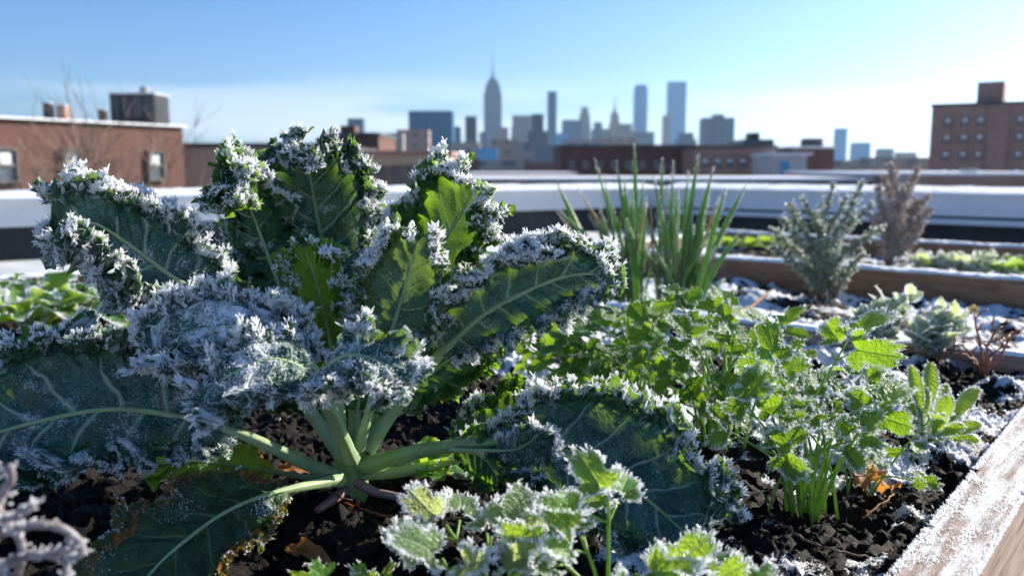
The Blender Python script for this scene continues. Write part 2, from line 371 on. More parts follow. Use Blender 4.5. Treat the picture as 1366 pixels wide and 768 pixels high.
# ------------------------------------------------------------------ kale
def grid_faces(n, m):
    i = np.arange(n-1)[:, None]*m; j = np.arange(m-1)[None]
    return np.stack([i+j, i+j+1, i+m+j+1, i+m+j], -1).reshape(-1, 4)
def kale_leaf(plant, pts, face, wl, wr, ub=.45, mat='kale', curl=(0, 0), ruf=.011, lam=.022, r0=.0075, r1=.0012,
              frost=.25, edge=.5, tilt=(15, 62), seed=1, crystals=1.0, surf=1.0, clen=(.0018, .0076), N=250, Mh=17,
              stalk='midrib', frill=1.0, lobes=.16, label=None, cup=0.0, inner=.40, twist=0.0, puck=.004, crumple=.0072, name='leaf'):
    lam = lam*1.35
    if mat == 'kale_blue': frost = frost+.07
    P = spline([K(*p) for p in pts], 240)
    seg = np.linalg.norm(np.diff(P, axis=0), axis=1); arc = np.concatenate([[0], np.cumsum(seg)]); Ltot = arc[-1]
    T = nz(np.gradient(P, axis=0)); s_all = arc/Ltot
    Fc = nz(lerp_list([f for f in face], s_all))
    Nn = nz(Fc-T*np.sum(Fc*T, 1, keepdims=True)); Sd = np.cross(T, Nn)
    # blade rows
    def rows(ul):
        s = ub+(1-ub)*ul
        g = lambda A: np.stack([np.interp(s, s_all, A[:, k]) for k in range(3)], -1)
        return g(P), nz(g(T)), nz(g(Nn)), nz(g(Sd)), s
    def widths(ul, side):
        w = lerp_list(wl if side < 0 else wr, ul)*.00108
        return w
    Lb = Ltot*(1-ub)
    def base_edge(ul, side):
        c, t, n, s, _ = rows(ul); w = widths(ul, side)[:, None]
        th = np.radians(tilt[0]+(tilt[1]-tilt[0])*ul**1.3)[:, None]
        return c+w*(s*side*np.cos(th)+t*np.sin(th))
    uf = np.linspace(0, 1, 400)
    a = np.concatenate([[0], np.cumsum(np.linalg.norm(np.diff(base_edge(uf, 1), axis=0), axis=1)+np.linalg.norm(np.diff(base_edge(uf, -1), axis=0), axis=1)+.6*Lb/400)])
    ul = np.interp(np.linspace(0, a[-1], N), a, uf)
    c, t, n, s, sg = rows(ul)
    halves = []
    for side in (-1, 1):
        w = widths(ul, side)
        be = base_edge(ul, side); m = np.concatenate([[0], np.cumsum(np.linalg.norm(np.diff(be, axis=0), axis=1))])
        lob = 1+lobes*(vn1(m, 1/.028, seed*3+side)+.6*vn1(m, 1/.011, seed*5+side))
        lob = lob*(1-.25*(1-ul)**6)
        w = w*lob
        av = (np.linspace(0, 1, Mh+1)[1:])**.85
        th = np.radians(tilt[0]+(tilt[1]-tilt[0])*ul**1.3)
        cv = curl[0] if side < 0 else curl[1]
        if np.ndim(cv): cv = lerp_list(cv, ul)
        ang = cv*av[None, :]**1.5*1.0*np.ones((N, 1)) if np.ndim(cv) == 0 else cv[:, None]*av[None, :]**1.5
        # integrate cross-section
        dA = np.diff(np.concatenate([[0], av]))
        cx = np.cumsum(np.cos(ang)*dA, 1); cz = np.cumsum(np.sin(ang)*dA, 1)
        o = (s*side)[:, None]*np.cos(th)[:, None, None]+t[:, None]*np.sin(th)[:, None, None]
        Pp = c[:, None]+w[:, None, None]*(o*cx[..., None]+n[:, None]*(cz+cup*av[None]**2)[..., None])
        n2 = n[:, None]*np.cos(ang)[..., None]-o*np.sin(ang)[..., None]
        o2 = o*np.cos(ang)[..., None]+n[:, None]*np.sin(ang)[..., None]
        mt = np.cross(n2, o2)
        wf = np.clip(w/.03, .25, 1)
        A = 1.25*ruf*wf[:, None]*ss(inner, 1.0, av)[None]**1.2*(.75+.55*vn1(m, 1/.03, seed+9)[:, None])
        ph = m/lam*2*math.pi+2.6*vn1(m, 1/.03, seed*7+side+4)
        ph = ph[:, None]+av[None]*.8
        ph2 = m[:, None]/(lam*.36)*2*math.pi+2.0*vn1(m, 1/.008, seed*11+side)[:, None]
        A2 = ruf*.58*wf[:, None]*ss(.62, 1.0, av)[None]**1.3
        ph3 = m[:, None]/(lam*.15)*2*math.pi
        A3 = ruf*.14*wf[:, None]*ss(.85, 1.0, av)[None]
        disp = n2*(A*np.sin(ph)+A2*np.sin(ph2)+A3*np.sin(ph3))[..., None]+mt*(A*.65*np.sin(2*ph+.5)+A2*.7*np.cos(ph2))[..., None]+o2*(A*.35*np.cos(ph*1.0+1)+A2*.5*np.cos(ph2*.5+2)-A3*np.abs(np.cos(ph3)))[..., None]
        Pp = Pp+disp
        nv = 7 if mat not in ('kale_back', 'kale_lime') else 6
        pk = np.abs(np.sin(math.pi*(ul*nv+(.45 if side > 0 else 0))))[:, None]*np.sin(np.clip(av, 0, 1)*math.pi)[None]
        Pp = Pp+n2*(pk*puck)[..., None]
        Pp = Pp+n2*(crumple*ss(0, .5, av)[None]*vn(Pp, 38, seed)+.3*crumple*vn(Pp, 130, seed+2))[..., None]
        flx = side*w[:, None]*av[None]*np.cos(th)[:, None]; fly = (sg*Ltot)[:, None]+w[:, None]*av[None]*np.sin(th)[:, None]
        fr = frost+edge*.6*ss(.6, 1.0, av)[None]+.25*vn(Pp, 30, seed+3)+.2*vn(Pp, 90, seed+4)
        at = np.stack([np.broadcast_to(ul[:, None], flx.shape), np.broadcast_to(side*av[None], flx.shape), fr], -1)
        halves.append((Pp, np.stack([flx, fly, flx*0+seed*.37], -1), at, o2, n2, mt, av))
    L, Rr = halves
    cen = c-n*.0; fc = np.stack([ul*0, sg*Ltot, ul*0+seed*.37], -1); ac = np.stack([ul, ul*0, ul*0+frost*.6], -1)
    V = np.concatenate([L[0][:, ::-1], cen[:, None], Rr[0]], 1); F2 = np.concatenate([L[1][:, ::-1], fc[:, None], Rr[1]], 1)
    A2_ = np.concatenate([L[2][:, ::-1], ac[:, None], Rr[2]], 1)
    m = V.shape[1]
    lb_ = MB(); lb_.add(V.reshape(-1, 3), [grid_faces(N, m)], fl=F2.reshape(-1, 3), lf=A2_.reshape(-1, 3))
    # extra frills: ribbons that stand off the margin and fold into tight curls
    frE = []
    if frill > 0:
        for hi, (Pp, flc, at, o2, n2, mt, av) in enumerate(halves):
            for (row, sgn, wd) in ((int(Mh*.66), 1, .9), (int(Mh*.82), 1, 1.0), (Mh-2, -1, .9), (Mh-1, 1, .8)):
                nf = int(N*1.5); src = np.linspace(0, N-1, nf)
                ip = lambda A: np.stack([np.interp(src, np.arange(N), A[:, q]) for q in range(3)], -1)
                bs = ip(Pp[:, row]); nn = nz(ip(n2[:, row])); oo = nz(ip(o2[:, row])); tt = nz(ip(mt[:, row]))
                mm = np.concatenate([[0], np.cumsum(np.linalg.norm(np.diff(bs, axis=0), axis=1))])
                wv = np.interp(src, np.arange(N), widths(ul, -1 if hi == 0 else 1)); wf_ = np.clip(wv/.03, .15, 1)
                pres = ss(-.35, .25, vn1(mm, 1/.02, seed*13+row+hi))
                W_ = frill*wd*.0100*wf_*(.35+.65*pres)*(1+.3*vn1(mm, 1/.006, seed+row))
                kk = 6; q = np.linspace(0, 1, kk); ph = mm/.0085*2*math.pi+2.5*vn1(mm, 1/.012, seed*5+row)
                o_ = nz(nn*sgn*.75+oo*.8)
                X = bs[:, None]+W_[:, None, None]*(q[None, :, None]*o_[:, None]
                    +(.62*q**1.3)[None, :, None]*np.sin(ph)[:, None, None]*nn[:, None]
                    +(.55*q**1.4)[None, :, None]*np.cos(ph*1.0+.6)[:, None, None]*tt[:, None]
                    +(.30*q**2)[None, :, None]*np.sin(ph*2.3+1)[:, None, None]*oo[:, None])
                fa = np.stack([np.broadcast_to(src[:, None]/N, X.shape[:2]), np.broadcast_to(np.sign(hi-.5)*(.9+.1*q)[None], X.shape[:2]), frost*.6+edge*.55*q[None]**2+.2*vn(X, 90, seed)], -1)
                ff = np.stack([np.broadcast_to(mm[:, None], X.shape[:2]), q[None]*W_[:, None], np.full(X.shape[:2], seed*.1+row)], -1)
                lb_.add(X.reshape(-1, 3), [grid_faces(nf, kk)], fl=ff.reshape(-1, 3), lf=fa.reshape(-1, 3))
                if row >= int(Mh*.82) and sgn > 0: frE.append((X[:, -1], nz(X[:, -1]-X[:, -3]), pres, sgn))
    lf = lb_.build(name, M[mat], plant, True)
    if label: lf['label'] = label
    # stalk + midrib tube
    k = 70; ti = np.linspace(0, .995, k); Pt = np.stack([np.interp(ti, s_all, P[:, q]) for q in range(3)], -1)
    Nt_ = np.stack([np.interp(ti, s_all, Nn[:, q]) for q in range(3)], -1)
    rad = np.interp(ti, [0, .08, ub*.9, ub+.08, 1], [r0*1.25, r0, r0*.72, r0*.42, r1*.8])
    vb, fb = tube_vf(Pt+Nt_*(.0004 if frost < .48 else -.0012), rad, 20)
    vr = vb.reshape(k, 20, 3); cc = vr.mean(1, keepdims=True); th_ = np.arange(20)/20*2*math.pi
    md = 1+.07*np.cos(th_*5)[None]+.06*vn(vr, 60, seed)+.03*vn(vr, 250, seed+1)
    vb = (cc+(vr-cc)*md[..., None]).reshape(-1, 3)
    mesh_np('midrib', vb, fb, M[stalk], lf)
    # frost crystals
    if crystals > 0:
        PP, DD = [], []
        for (Pp, _, at, o2, n2, mt, av) in halves:
            E = Pp[:, -1]; q = np.concatenate([[0], np.cumsum(np.linalg.norm(np.diff(E, axis=0), axis=1))])
            ns = int(q[-1]/.0022*crystals)
            x = np.linspace(0, q[-1], max(ns, 4))+rng.normal(size=max(ns, 4))*.0006
            e = np.stack([np.interp(x, q, E[:, z]) for z in range(3)], -1)
            od = nz(Pp[:, -1]-Pp[:, -4]); od = np.stack([np.interp(x, q, od[:, z]) for z in range(3)], -1)
            keep = (.6*vn(e, 60, seed+21)+.6*vn(e, 24, seed+26)+-.02+edge*.7) > 0
            PP.append(e[keep]); DD.append(od[keep])
            # second rank just inside, both faces
            for rk, ofs in ((-3, .9),):
                e2 = Pp[:, rk]; sel = rng.random(N) < crystals*.5*(1.0 if rk > -4 else .45)
                sel &= (vn(e2, 70, seed+23)+edge*.7) > (.2 if rk > -4 else .45)
                nn = n2[:, rk]*np.where(n2[:, rk, 2:3] > 0, 1, -1)
                PP.append(e2[sel]); DD.append(nz(o2[:, rk]*.8+nn*ofs+np.array([0, 0, .5]))[sel])
        for (E, od, pres, sgn) in frE:
            q = np.concatenate([[0], np.cumsum(np.linalg.norm(np.diff(E, axis=0), axis=1))]); ns = int(q[-1]/.0026*crystals)
            x = np.sort(rng.random(max(ns, 4)))*q[-1]
            e = np.stack([np.interp(x, q, E[:, z]) for z in range(3)], -1); d_ = np.stack([np.interp(x, q, od[:, z]) for z in range(3)], -1)
            keep = ((.6*vn(e, 60, seed+25)+.7*vn(e, 24, seed+26)+edge*.75-.66+.50*(d_[:, 2] > .1)) > 0) & (np.interp(x, q, pres) > .15)
            PP.append(e[keep]); DD.append(d_[keep])
        PP = np.concatenate(PP); DD = np.concatenate(DD); DD = nz(DD+np.array([0, 0, .25]))
        V1, F1 = fan(PP, DD, None, 3, clen[0], clen[1], .40, (.0005, .0011))
        Vs = [V1]; Fs = [F1]
        # fine powder crystals over the surface
        ntri = int(1900*surf)
        if ntri > 0:
            Ag = A2_[..., 2].ravel(); Vf = V.reshape(-1, 3)
            pr = np.clip(Ag-.15, 0, 1)**1.3; pr /= pr.sum()
            idx = rng.choice(len(Vf), ntri, p=pr)
            Nf = np.concatenate([L[4][:, ::-1], n[:, None], Rr[4]], 1).reshape(-1, 3)
            jit = rng.normal(size=(ntri, 3))*.0016
            d = Nf[idx]*np.where((Nf[idx, 2:3]*1.0-Nf[idx, 1:2]*.5) > 0, 1, -1)
            jit -= Nf[idx]*np.sum(jit*Nf[idx], 1, keepdims=True)
            V2, F2_ = spikes(Vf[idx]+jit, nz(d+rng.normal(size=(ntri, 3))*.5), .0008+.0022*rng.random(ntri)**2, .00030+.0003*rng.random(ntri), 3)
            Vs.append(V2); Fs.append(F2_)
        b = MB()
        for v_, f_ in zip(Vs, Fs): b.add(v_, f_)
        fo = b.build('frost', M['frost'], lf, False); fo['kind'] = 'stuff'
    return lf
CR = K(470, 622, .80)
KP = thing('kale_plant', (CR[0], CR[1], 0.0), 'large curly kale plant with frosted ruffled leaves growing from dark soil in the foreground', 'kale')
UPF = (0, -1, .2)
def build_kale():
    # central stem
    P = spline([K(478, 700, .80), K(474, 672, .80), K(470, 640, .80), K(468, 612, .80), K(470, 592, .80)], 24)
    b = MB(); b.tube(P, np.interp(np.linspace(0, 1, 24), [0, .3, .6, .85, 1], [.010, .0125, .0165, .0165, .006]), 16)
    b.build('stem', M['stalk'], KP, True)
    L = kale_leaf
    c0 = (470, 625, .80)
    # back top leaf (large, upright)
    L(KP, [(474, 600, .82), (466, 470, .87), (440, 370, .90), (425, 300, .92), (411, 220, .91), (408, 196, .885)], [(0.1, -1, .1), (0.05, -1, .25), (0, -1, .5)],
      [36, 54, 62, 58, 40, 10], [46, 66, 76, 70, 46, 10], ub=.48, mat='kale_blue', curl=(.5, .5), ruf=.010, lam=.02, frost=.30, edge=.45, seed=3, crystals=.7, surf=1.6, cup=.08,
      label='upright blue green back leaf, tallest of the plant', r0=.006, tilt=(20, 60), puck=.005)
    # curled leaf in front of its left margin
    L(KP, [(450, 600, .80), (410, 470, .84), (378, 395, .86), (352, 325, .87), (334, 278, .86), (316, 252, .84), (300, 258, .82)], [(0.3, -1, .2), (.2, -1, .4), (-.4, -.8, .6)],
      [18, 26, 32, 36, 34, 14], [18, 26, 30, 34, 30, 14], ub=.50, mat='kale', curl=(-1.3, -1.2), ruf=.013, lam=.019, frost=.25, edge=.65, seed=4, crystals=1.2, surf=1, r0=.005, inner=.15, lobes=.25)
    # far left arching leaf
    L(KP, [(455, 605, .79), (370, 490, .80), (290, 408, .79), (228, 368, .78), (170, 325, .77), (124, 298, .75), (92, 312, .74), (84, 330, .735)],
      [(0, -1, .3), (0, -1, .35), (.1, -.9, .5), (-.5, -.8, .4)], [24, 34, 44, 48, 44, 32, 10], [26, 40, 50, 44, 40, 34, 10], ub=.46, mat='kale_blue', curl=(.9, -.3), ruf=.014, lam=.021,
      frost=.3, edge=.65, seed=5, crystals=1.25, surf=1.5, r0=.0065, inner=.28, lobes=.2, label='arching leaf farthest left, heavily frosted at its curled tip')
    # upper right leaf
    L(KP, [(485, 600, .82), (520, 500, .84), (555, 405, .85), (588, 330, .85), (618, 280, .84), (630, 252, .82)], [(0, -1, .1), (0, -1, .2), (.1, -1, .5)],
      [28, 48, 58, 58, 42, 12], [22, 32, 40, 42, 38, 12], ub=.50, mat='kale', curl=(-.3, .7), ruf=.012, lam=.02, frost=.12, edge=.6, seed=6, crystals=1.2, surf=.6, r0=.0065, lobes=.2)
    # small yellow-green backlit leaf
    L(KP, [(458, 600, .79), (452, 520, .79), (438, 440, .79), (422, 375, .785), (408, 335, .775)], [(0, -1, .1), (-.1, -1, .2), (-.1, -1, .5)],
      [14, 24, 28, 28, 10], [14, 24, 30, 30, 10], ub=.48, mat='kale_lime', curl=(.5, .6), ruf=.008, lam=.018, frost=.0, edge=.5, seed=7, crystals=1.2, surf=.2, r0=.0045, label='small yellow green leaf glowing against the light')
    # centre leaf
    L(KP, [(478, 600, .78), (500, 520, .77), (520, 450, .765), (540, 385, .76), (556, 325, .75)], [(0.1, -1, .05), (0.05, -1, .15), (0, -1, .5)],
      [24, 40, 44, 42, 16], [22, 36, 40, 36, 16], ub=.42, mat='kale_back', curl=(.35, .3), ruf=.0075, lam=.021, frost=.1, edge=.5, seed=8, crystals=1.15, surf=.8, r0=.005, lobes=.1, inner=.6, frill=.8)
    # right frosted leaf
    L(KP, [(490, 598, .80), (545, 520, .80), (600, 460, .79), (645, 420, .785), (700, 390, .78), (750, 370, .77), (790, 366, .76), (806, 380, .755)], [(.1, -1, .3), (.1, -.95, .4), (.3, -.9, .5), (.6, -.8, .2)],
      [20, 36, 40, 40, 36, 28, 10], [16, 28, 36, 38, 36, 30, 10], ub=.40, mat='kale_blue', curl=(.3, -.6), ruf=.013, lam=.020, frost=.28, edge=.65, seed=9, crystals=1.2, surf=1.4, r0=.0075, lobes=.2)
    # front left heavily frosted leaf
    L(KP, [(455, 608, .77), (444, 550, .74), (420, 492, .72), (370, 450, .71), (305, 435, .70), (245, 445, .69), (222, 475, .685)], [(0, -.6, .8), (0, -.5, .9), (-.1, -.5, .9), (-.5, -.6, .6)],
      [16, 28, 34, 38, 34, 12], [18, 26, 32, 38, 36, 12], ub=.44, mat='kale_blue', curl=(-.7, .3), ruf=.011, lam=.022, frost=.5, edge=.7, seed=10, crystals=1.1, surf=2.5, r0=.006, lobes=.2)
    # front centre drooping leaf
    L(KP, [(470, 612, .77), (446, 556, .71), (430, 520, .665), (436, 492, .64), (466, 474, .625), (508, 484, .615), (532, 508, .61)], [(0, -1, .2), (-.1, -.5, .9), (0.1, -.6, .8), (.5, -.6, .6)],
      [12, 18, 23, 26, 24, 10], [12, 18, 23, 26, 26, 10], ub=.50, mat='kale_blue', curl=(-.8, -.8), ruf=.010, lam=.020, frost=.4, edge=.7, seed=11, crystals=1.1, surf=1.6, r0=.006, lobes=.2)
    L(KP, [(462, 612, .77), (438, 545, .72), (415, 500, .67), (370, 478, .645), (320, 492, .63), (280, 520, .62), (268, 545, .618)], [(0, -1, .2), (0, -.6, .8), (-.1, -.7, .7), (-.4, -.7, .5)],
      [16, 26, 32, 34, 28, 12], [12, 18, 24, 24, 22, 10], ub=.44, mat='kale_blue', curl=(-.7, -.5), ruf=.009, lam=.022, frost=.45, edge=.7, seed=12, crystals=1.1, surf=2.5, r0=.0055, lobes=.15)
    # left low leaf
    L(KP, [(455, 640, .785), (400, 615, .76), (330, 583, .74), (240, 556, .725), (150, 546, .71), (60, 560, .70), (-40, 590, .69), (-80, 620, .685)], [(0, -.6, .8), (0, -.75, .65), (0, -.8, .6), (0, -.8, .6)],
      [20, 38, 48, 52, 52, 46, 14], [24, 50, 72, 76, 70, 50, 14], ub=.30, mat='kale_blue', curl=(-.6, .5), ruf=.015, lam=.024, frost=.28, edge=.6, seed=13, crystals=1.0, surf=1.8, r0=.0068, lobes=.2, clen=(.002, .005), inner=.5)
    # right low leaf
    L(KP, [(485, 622, .79), (560, 602, .77), (640, 592, .75), (720, 592, .735), (790, 618, .715), (860, 664, .69), (915, 712, .67)], [(0, -.6, .8), (0, -.7, .75), (.05, -.75, .7), (.2, -.75, .6)],
      [10, 44, 66, 78, 74, 56, 14], [14, 30, 44, 52, 54, 46, 12], ub=.40, mat='kale_blue', curl=(.4, -.4), ruf=.010, lam=.024, frost=.18, edge=.5, seed=14, crystals=1.1, surf=1.5, r0=.0075, lobes=.15, inner=.62, tilt=(5, 55), stalk='stalk')
    # low leaf flap with frost (basal lobe)
    L(KP, [(600, 600, .745), (680, 600, .725), (705, 590, .71), (718, 578, .70)], [(0, -1, .3), (0, -1, .3)],
      [10, 16, 14, 6], [10, 22, 22, 8], ub=.45, mat='kale_blue', curl=(-.8, -.9), ruf=.009, lam=.018, frost=.3, edge=.65, seed=15, crystals=1.1, surf=.6, r0=.002, N=110)
    L(KP, [(560, 604, .765), (620, 600, .755), (650, 615, .745), (665, 642, .735)], [(0, -1, .3), (0, -1, .3)],
      [10, 24, 26, 10], [10, 22, 22, 8], ub=.35, mat='kale', curl=(-.3, -.3), ruf=.006, lam=.02, frost=.05, edge=.1, seed=16, crystals=.15, surf=.2, r0=.002, N=110, lobes=.3)
    L(KP, [(560, 600, .78), (630, 575, .80), (680, 545, .81), (700, 520, .81)], [(0, -1, .3), (0, -1, .3)],
      [14, 28, 26, 10], [10, 22, 22, 8], ub=.25, mat='kale', curl=(.3, -.3), ruf=.010, lam=.018, frost=.05, edge=.3, seed=17, crystals=.5, surf=.2, r0=.002, N=120, lobes=.3)
    # old bottom left leaf
    L(KP, [(455, 640, .77), (400, 650, .72), (345, 664, .68), (290, 690, .64), (225, 740, .60), (170, 800, .57)], [(0, -.5, .9), (0, -.6, .8), (0, -.6, .8)],
      [10, 40, 58, 66, 64, 40], [10, 46, 58, 66, 62, 40], ub=.30, mat='kale_old', curl=(.2, .3), ruf=.005, lam=.035, frost=.15, edge=.2, seed=18, crystals=.12, surf=.8, r0=.005, lobes=.18, clen=(.001, .0025), inner=.6, frill=.6,
      label='old dark leaf with a browning orange edge low in front')
    # lime lobes under left
    L(KP, [(430, 640, .80), (340, 625, .79), (260, 615, .77), (205, 620, .76)], [(0, -.6, .8), (0, -.8, .6)],
      [14, 30, 34, 14], [14, 34, 36, 14], ub=.3, mat='kale_lime', curl=(.3, .3), ruf=.007, lam=.03, frill=0, frost=-.1, edge=.0, seed=19, crystals=0, r0=.003, N=110, lobes=.3)
    # back filler leaves between the big ones
    L(KP, [(480, 600, .83), (500, 520, .88), (510, 440, .92), (520, 380, .93), (530, 335, .92)], [(0, -1, .2), (0, -1, .4)],
      [20, 36, 42, 40, 14], [20, 36, 42, 40, 14], ub=.35, mat='kale', curl=(-.4, -.4), ruf=.012, lam=.02, frost=.05, edge=.35, seed=20, crystals=.5, surf=.3, r0=.004, lobes=.2)
    L(KP, [(470, 600, .83), (420, 520, .87), (375, 450, .88), (345, 390, .88), (330, 350, .87)], [(0, -1, .2), (0.2, -1, .4)],
      [20, 30, 36, 34, 14], [20, 36, 42, 40, 14], ub=.30, mat='kale', curl=(-.6, -.6), ruf=.012, lam=.02, frost=.1, edge=.45, seed=21, crystals=.6, surf=.3, r0=.004, lobes=.2)
    L(KP, [(490, 595, .81), (540, 530, .84), (585, 490, .86), (625, 465, .87), (650, 470, .86)], [(0, -1, .2), (0.2, -1, .4)],
      [20, 30, 36, 34, 14], [16, 26, 30, 30, 14], ub=.28, mat='kale', curl=(-.6, -.6), ruf=.012, lam=.018, frost=.0, edge=.15, seed=22, crystals=.15, surf=.1, r0=.007, lobes=.25, stalk='stalk')
    L(KP, [(462, 600, .82), (430, 540, .84), (380, 500, .84), (330, 480, .83), (270, 465, .82)], [(0, -1, .2), (0.2, -1, .4)],
      [20, 36, 42, 40, 14], [20, 36, 42, 40, 14], ub=.30, mat='kale', curl=(-.3, -.3), ruf=.011, lam=.02, frost=.05, edge=.2, seed=23, crystals=.2, surf=.2, r0=.005, lobes=.2)
    L(KP, [(474, 600, .80), (478, 540, .81), (482, 480, .82), (484, 430, .82)], [(0, -1, .2), (0.2, -1, .4)],
      [20, 30, 36, 24], [20, 30, 36, 24], ub=.30, mat='kale', curl=(-.3, -.3), ruf=.010, lam=.018, frost=-.1, edge=.1, seed=24, crystals=.1, surf=.1, r0=.004, lobes=.2)
    # bare stalks low on the stem
    for pts, r, mt in (([(470, 640, .79), (510, 662, .775), (560, 686, .76)], .0042, 'stalk_purple'),
                       ([(462, 652, .785), (445, 690, .76), (425, 745, .735)], .0045, 'stalk_purple'),
                       ([(462, 640, .785), (405, 648, .76), (340, 666, .735)], .0045, 'stalk'),
                       ([(480, 632, .79), (540, 628, .80), (610, 612, .82), (650, 600, .83)], .0055, 'stalk')):
        P = spline([K(*p) for p in pts], 26); P[:, 2] = np.maximum(P[:, 2], .004)
        b = MB(); b.tube(P, np.linspace(r*1.2, r*.75, 26), 10)
        b.build('bare_stalk', M[mt], KP, True)
build_kale()
# ------------------------------------------------------------------ beds, soil, parapet
nrm = np.array((.65, .76)); nrm = nrm/np.linalg.norm(nrm); dirc = np.array((-nrm[1], nrm[0]))
def bed(c, n): 
    p = dirc*c+nrm*n; return np.array((p[0], p[1]))
A = np.array((.82, 1.245)); B = np.array((-.76, 2.60)); C = np.array((-2.3, 1.60)); D = np.array((-.16, .05))
DECK = -.17
def soil_sheet(name, q, nu, nv, weight, seed, amp=.012, hummock=True, zoff=0.0, um=None):
    u = np.linspace(0, 1, nu) if um is None else um(np.linspace(0, 1, nu))
    v = np.linspace(0, 1, nv)
    U, V_ = np.meshgrid(u, v, indexing='ij')
    P = (1-U)[..., None]*((1-V_)[..., None]*q[0]+V_[..., None]*q[1])+U[..., None]*((1-V_)[..., None]*q[3]+V_[..., None]*q[2])
    X = P.reshape(-1, 2)
    n1 = fbm(X, 9, 3, seed); n2 = fbm(X, 34, 4, seed+5, .6); n3 = np.abs(fbm(X, 75, 3, seed+9, .6))
    z = amp*(n1*.9+n2*.55)+.008*n3
    sn = fbm(X, 11, 3, seed+31, .6)*.75+fbm(X, 40, 3, seed+37)*.35
    snow = weight(X)+sn
    z = z+.006*ss(.45, .9, snow)*(1+.6*vn(X, 60, seed+3))
    z = z-.012+zoff
    V3 = np.concatenate([X, z[:, None]], 1)
    o = mesh_np(name, V3, [grid_faces(nu, nv)[:, ::-1]], M['soil'], None, {'snow': snow})
    o['kind'] = 'structure'; return o, V3, snow
def wt1(X):
    w_ = (X[:, 0]*1.1+(X[:, 1]-.80)*.9)*1.1
    w_ = np.clip(w_, -.8, .36)
    w_ += .10*ss(.25, .5, X[:, 0])*ss(.4, .7, X[:, 1])
    w_ -= 1.6*np.exp(-(((X[:, 0]-CR[0]-.02)**2+(X[:, 1]-.78)**2)/.045))
    w_ -= .5*np.exp(-(((X[:, 0]-.25)**2+(X[:, 1]-.80)**2)/.010))
    w_ -= .7*ss(-.2, -.5, X[:, 0])
    w_ += .75*np.exp(-(((X[:, 0]-.17)/.15)**2+((X[:, 1]-.66)/.07)**2))
    w_ += .16*np.exp(-(((X[:, 0]-.42)/.10)**2+((X[:, 1]-.95)/.2)**2))
    return w_
soil1, SV, SN = soil_sheet('soil', (D, A, B, C), 520, 560, wt1, 11)
# frost needles and loose snow on the soil near the camera
sel = (SN > .5) & (SV[:, 1] < 1.35) & (SV[:, 1] > .5) & (np.abs(SV[:, 0]) < SV[:, 1]*.68)
idx = np.nonzero(sel)[0]; idx = rng.choice(idx, min(16000, len(idx)), replace=False)
Pc = SV[idx]+np.concatenate([rng.normal(size=(len(idx), 2))*.002, np.zeros((len(idx), 1))], 1)
v_, f_ = spikes(Pc, rng.normal(size=(len(idx), 3))*.55+np.array([0, 0, 1]), .0015+.0035*rng.random(len(idx))**1.5, .0004+.0006*rng.random(len(idx)), 4)
tag(mesh_np('soil_frost', v_, f_, M['frost'], smooth=False), 'white frost needles and snow grains scattered over the dark soil', 'frost', kind='stuff')
# crumbs
def crumbs(name, pts, r0, r1, mat, label, cat='soil crumbs'):
    n = len(pts); t = (1+5**.5)/2
    ico = nz(np.array([(-1, t, 0), (1, t, 0), (-1, -t, 0), (1, -t, 0), (0, -1, t), (0, 1, t), (0, -1, -t), (0, 1, -t), (t, 0, -1), (t, 0, 1), (-t, 0, -1), (-t, 0, 1)]))
    f = np.array([(0, 11, 5), (0, 5, 1), (0, 1, 7), (0, 7, 10), (0, 10, 11), (1, 5, 9), (5, 11, 4), (11, 10, 2), (10, 7, 6), (7, 1, 8), (3, 9, 4), (3, 4, 2), (3, 2, 6), (3, 6, 8), (3, 8, 9), (4, 9, 5), (2, 4, 11), (6, 2, 10), (8, 6, 7), (9, 8, 1)])
    r = r0+(r1-r0)*rng.random(n)**2.5
    V = ico[None]*(1+.28*rng.normal(size=(n, 12, 1)))*r[:, None, None]*(1+.3*rng.normal(size=(n, 1, 3)))+pts[:, None]
    F = (f[None]+np.arange(n)[:, None, None]*12).reshape(-1, 3)
    return tag(mesh_np(name, V.reshape(-1, 3), [F], mat, smooth=False), label, cat, kind='stuff')
sel = np.nonzero((SV[:, 1] < 1.5) & (SV[:, 1] > .45) & (np.abs(SV[:, 0]) < SV[:, 1]*.7) & (SN < .42))[0]
idx = rng.choice(sel, 5500, replace=False)
crumbs('soil_crumbs', SV[idx]+np.array([0, 0, .001]), .001, .0075, M['crumb'], 'loose crumbs of dark compost lying over the soil of the front bed')
far_w = lambda X: np.full(len(X), .5)
q2 = (bed(-1.3, 1.50), bed(1.75, 1.50), bed(1.75, 2.41), bed(-1.3, 2.41))
q3 = (bed(-1.3, 2.45), bed(1.75, 2.45), bed(1.75, 3.42), bed(-1.3, 3.42))
soil_sheet('soil', q2, 130, 380, far_w, 41, zoff=-.035)
soil_sheet('soil', q3, 90, 260, lambda X: np.full(len(X), .25), 51, zoff=-.03)
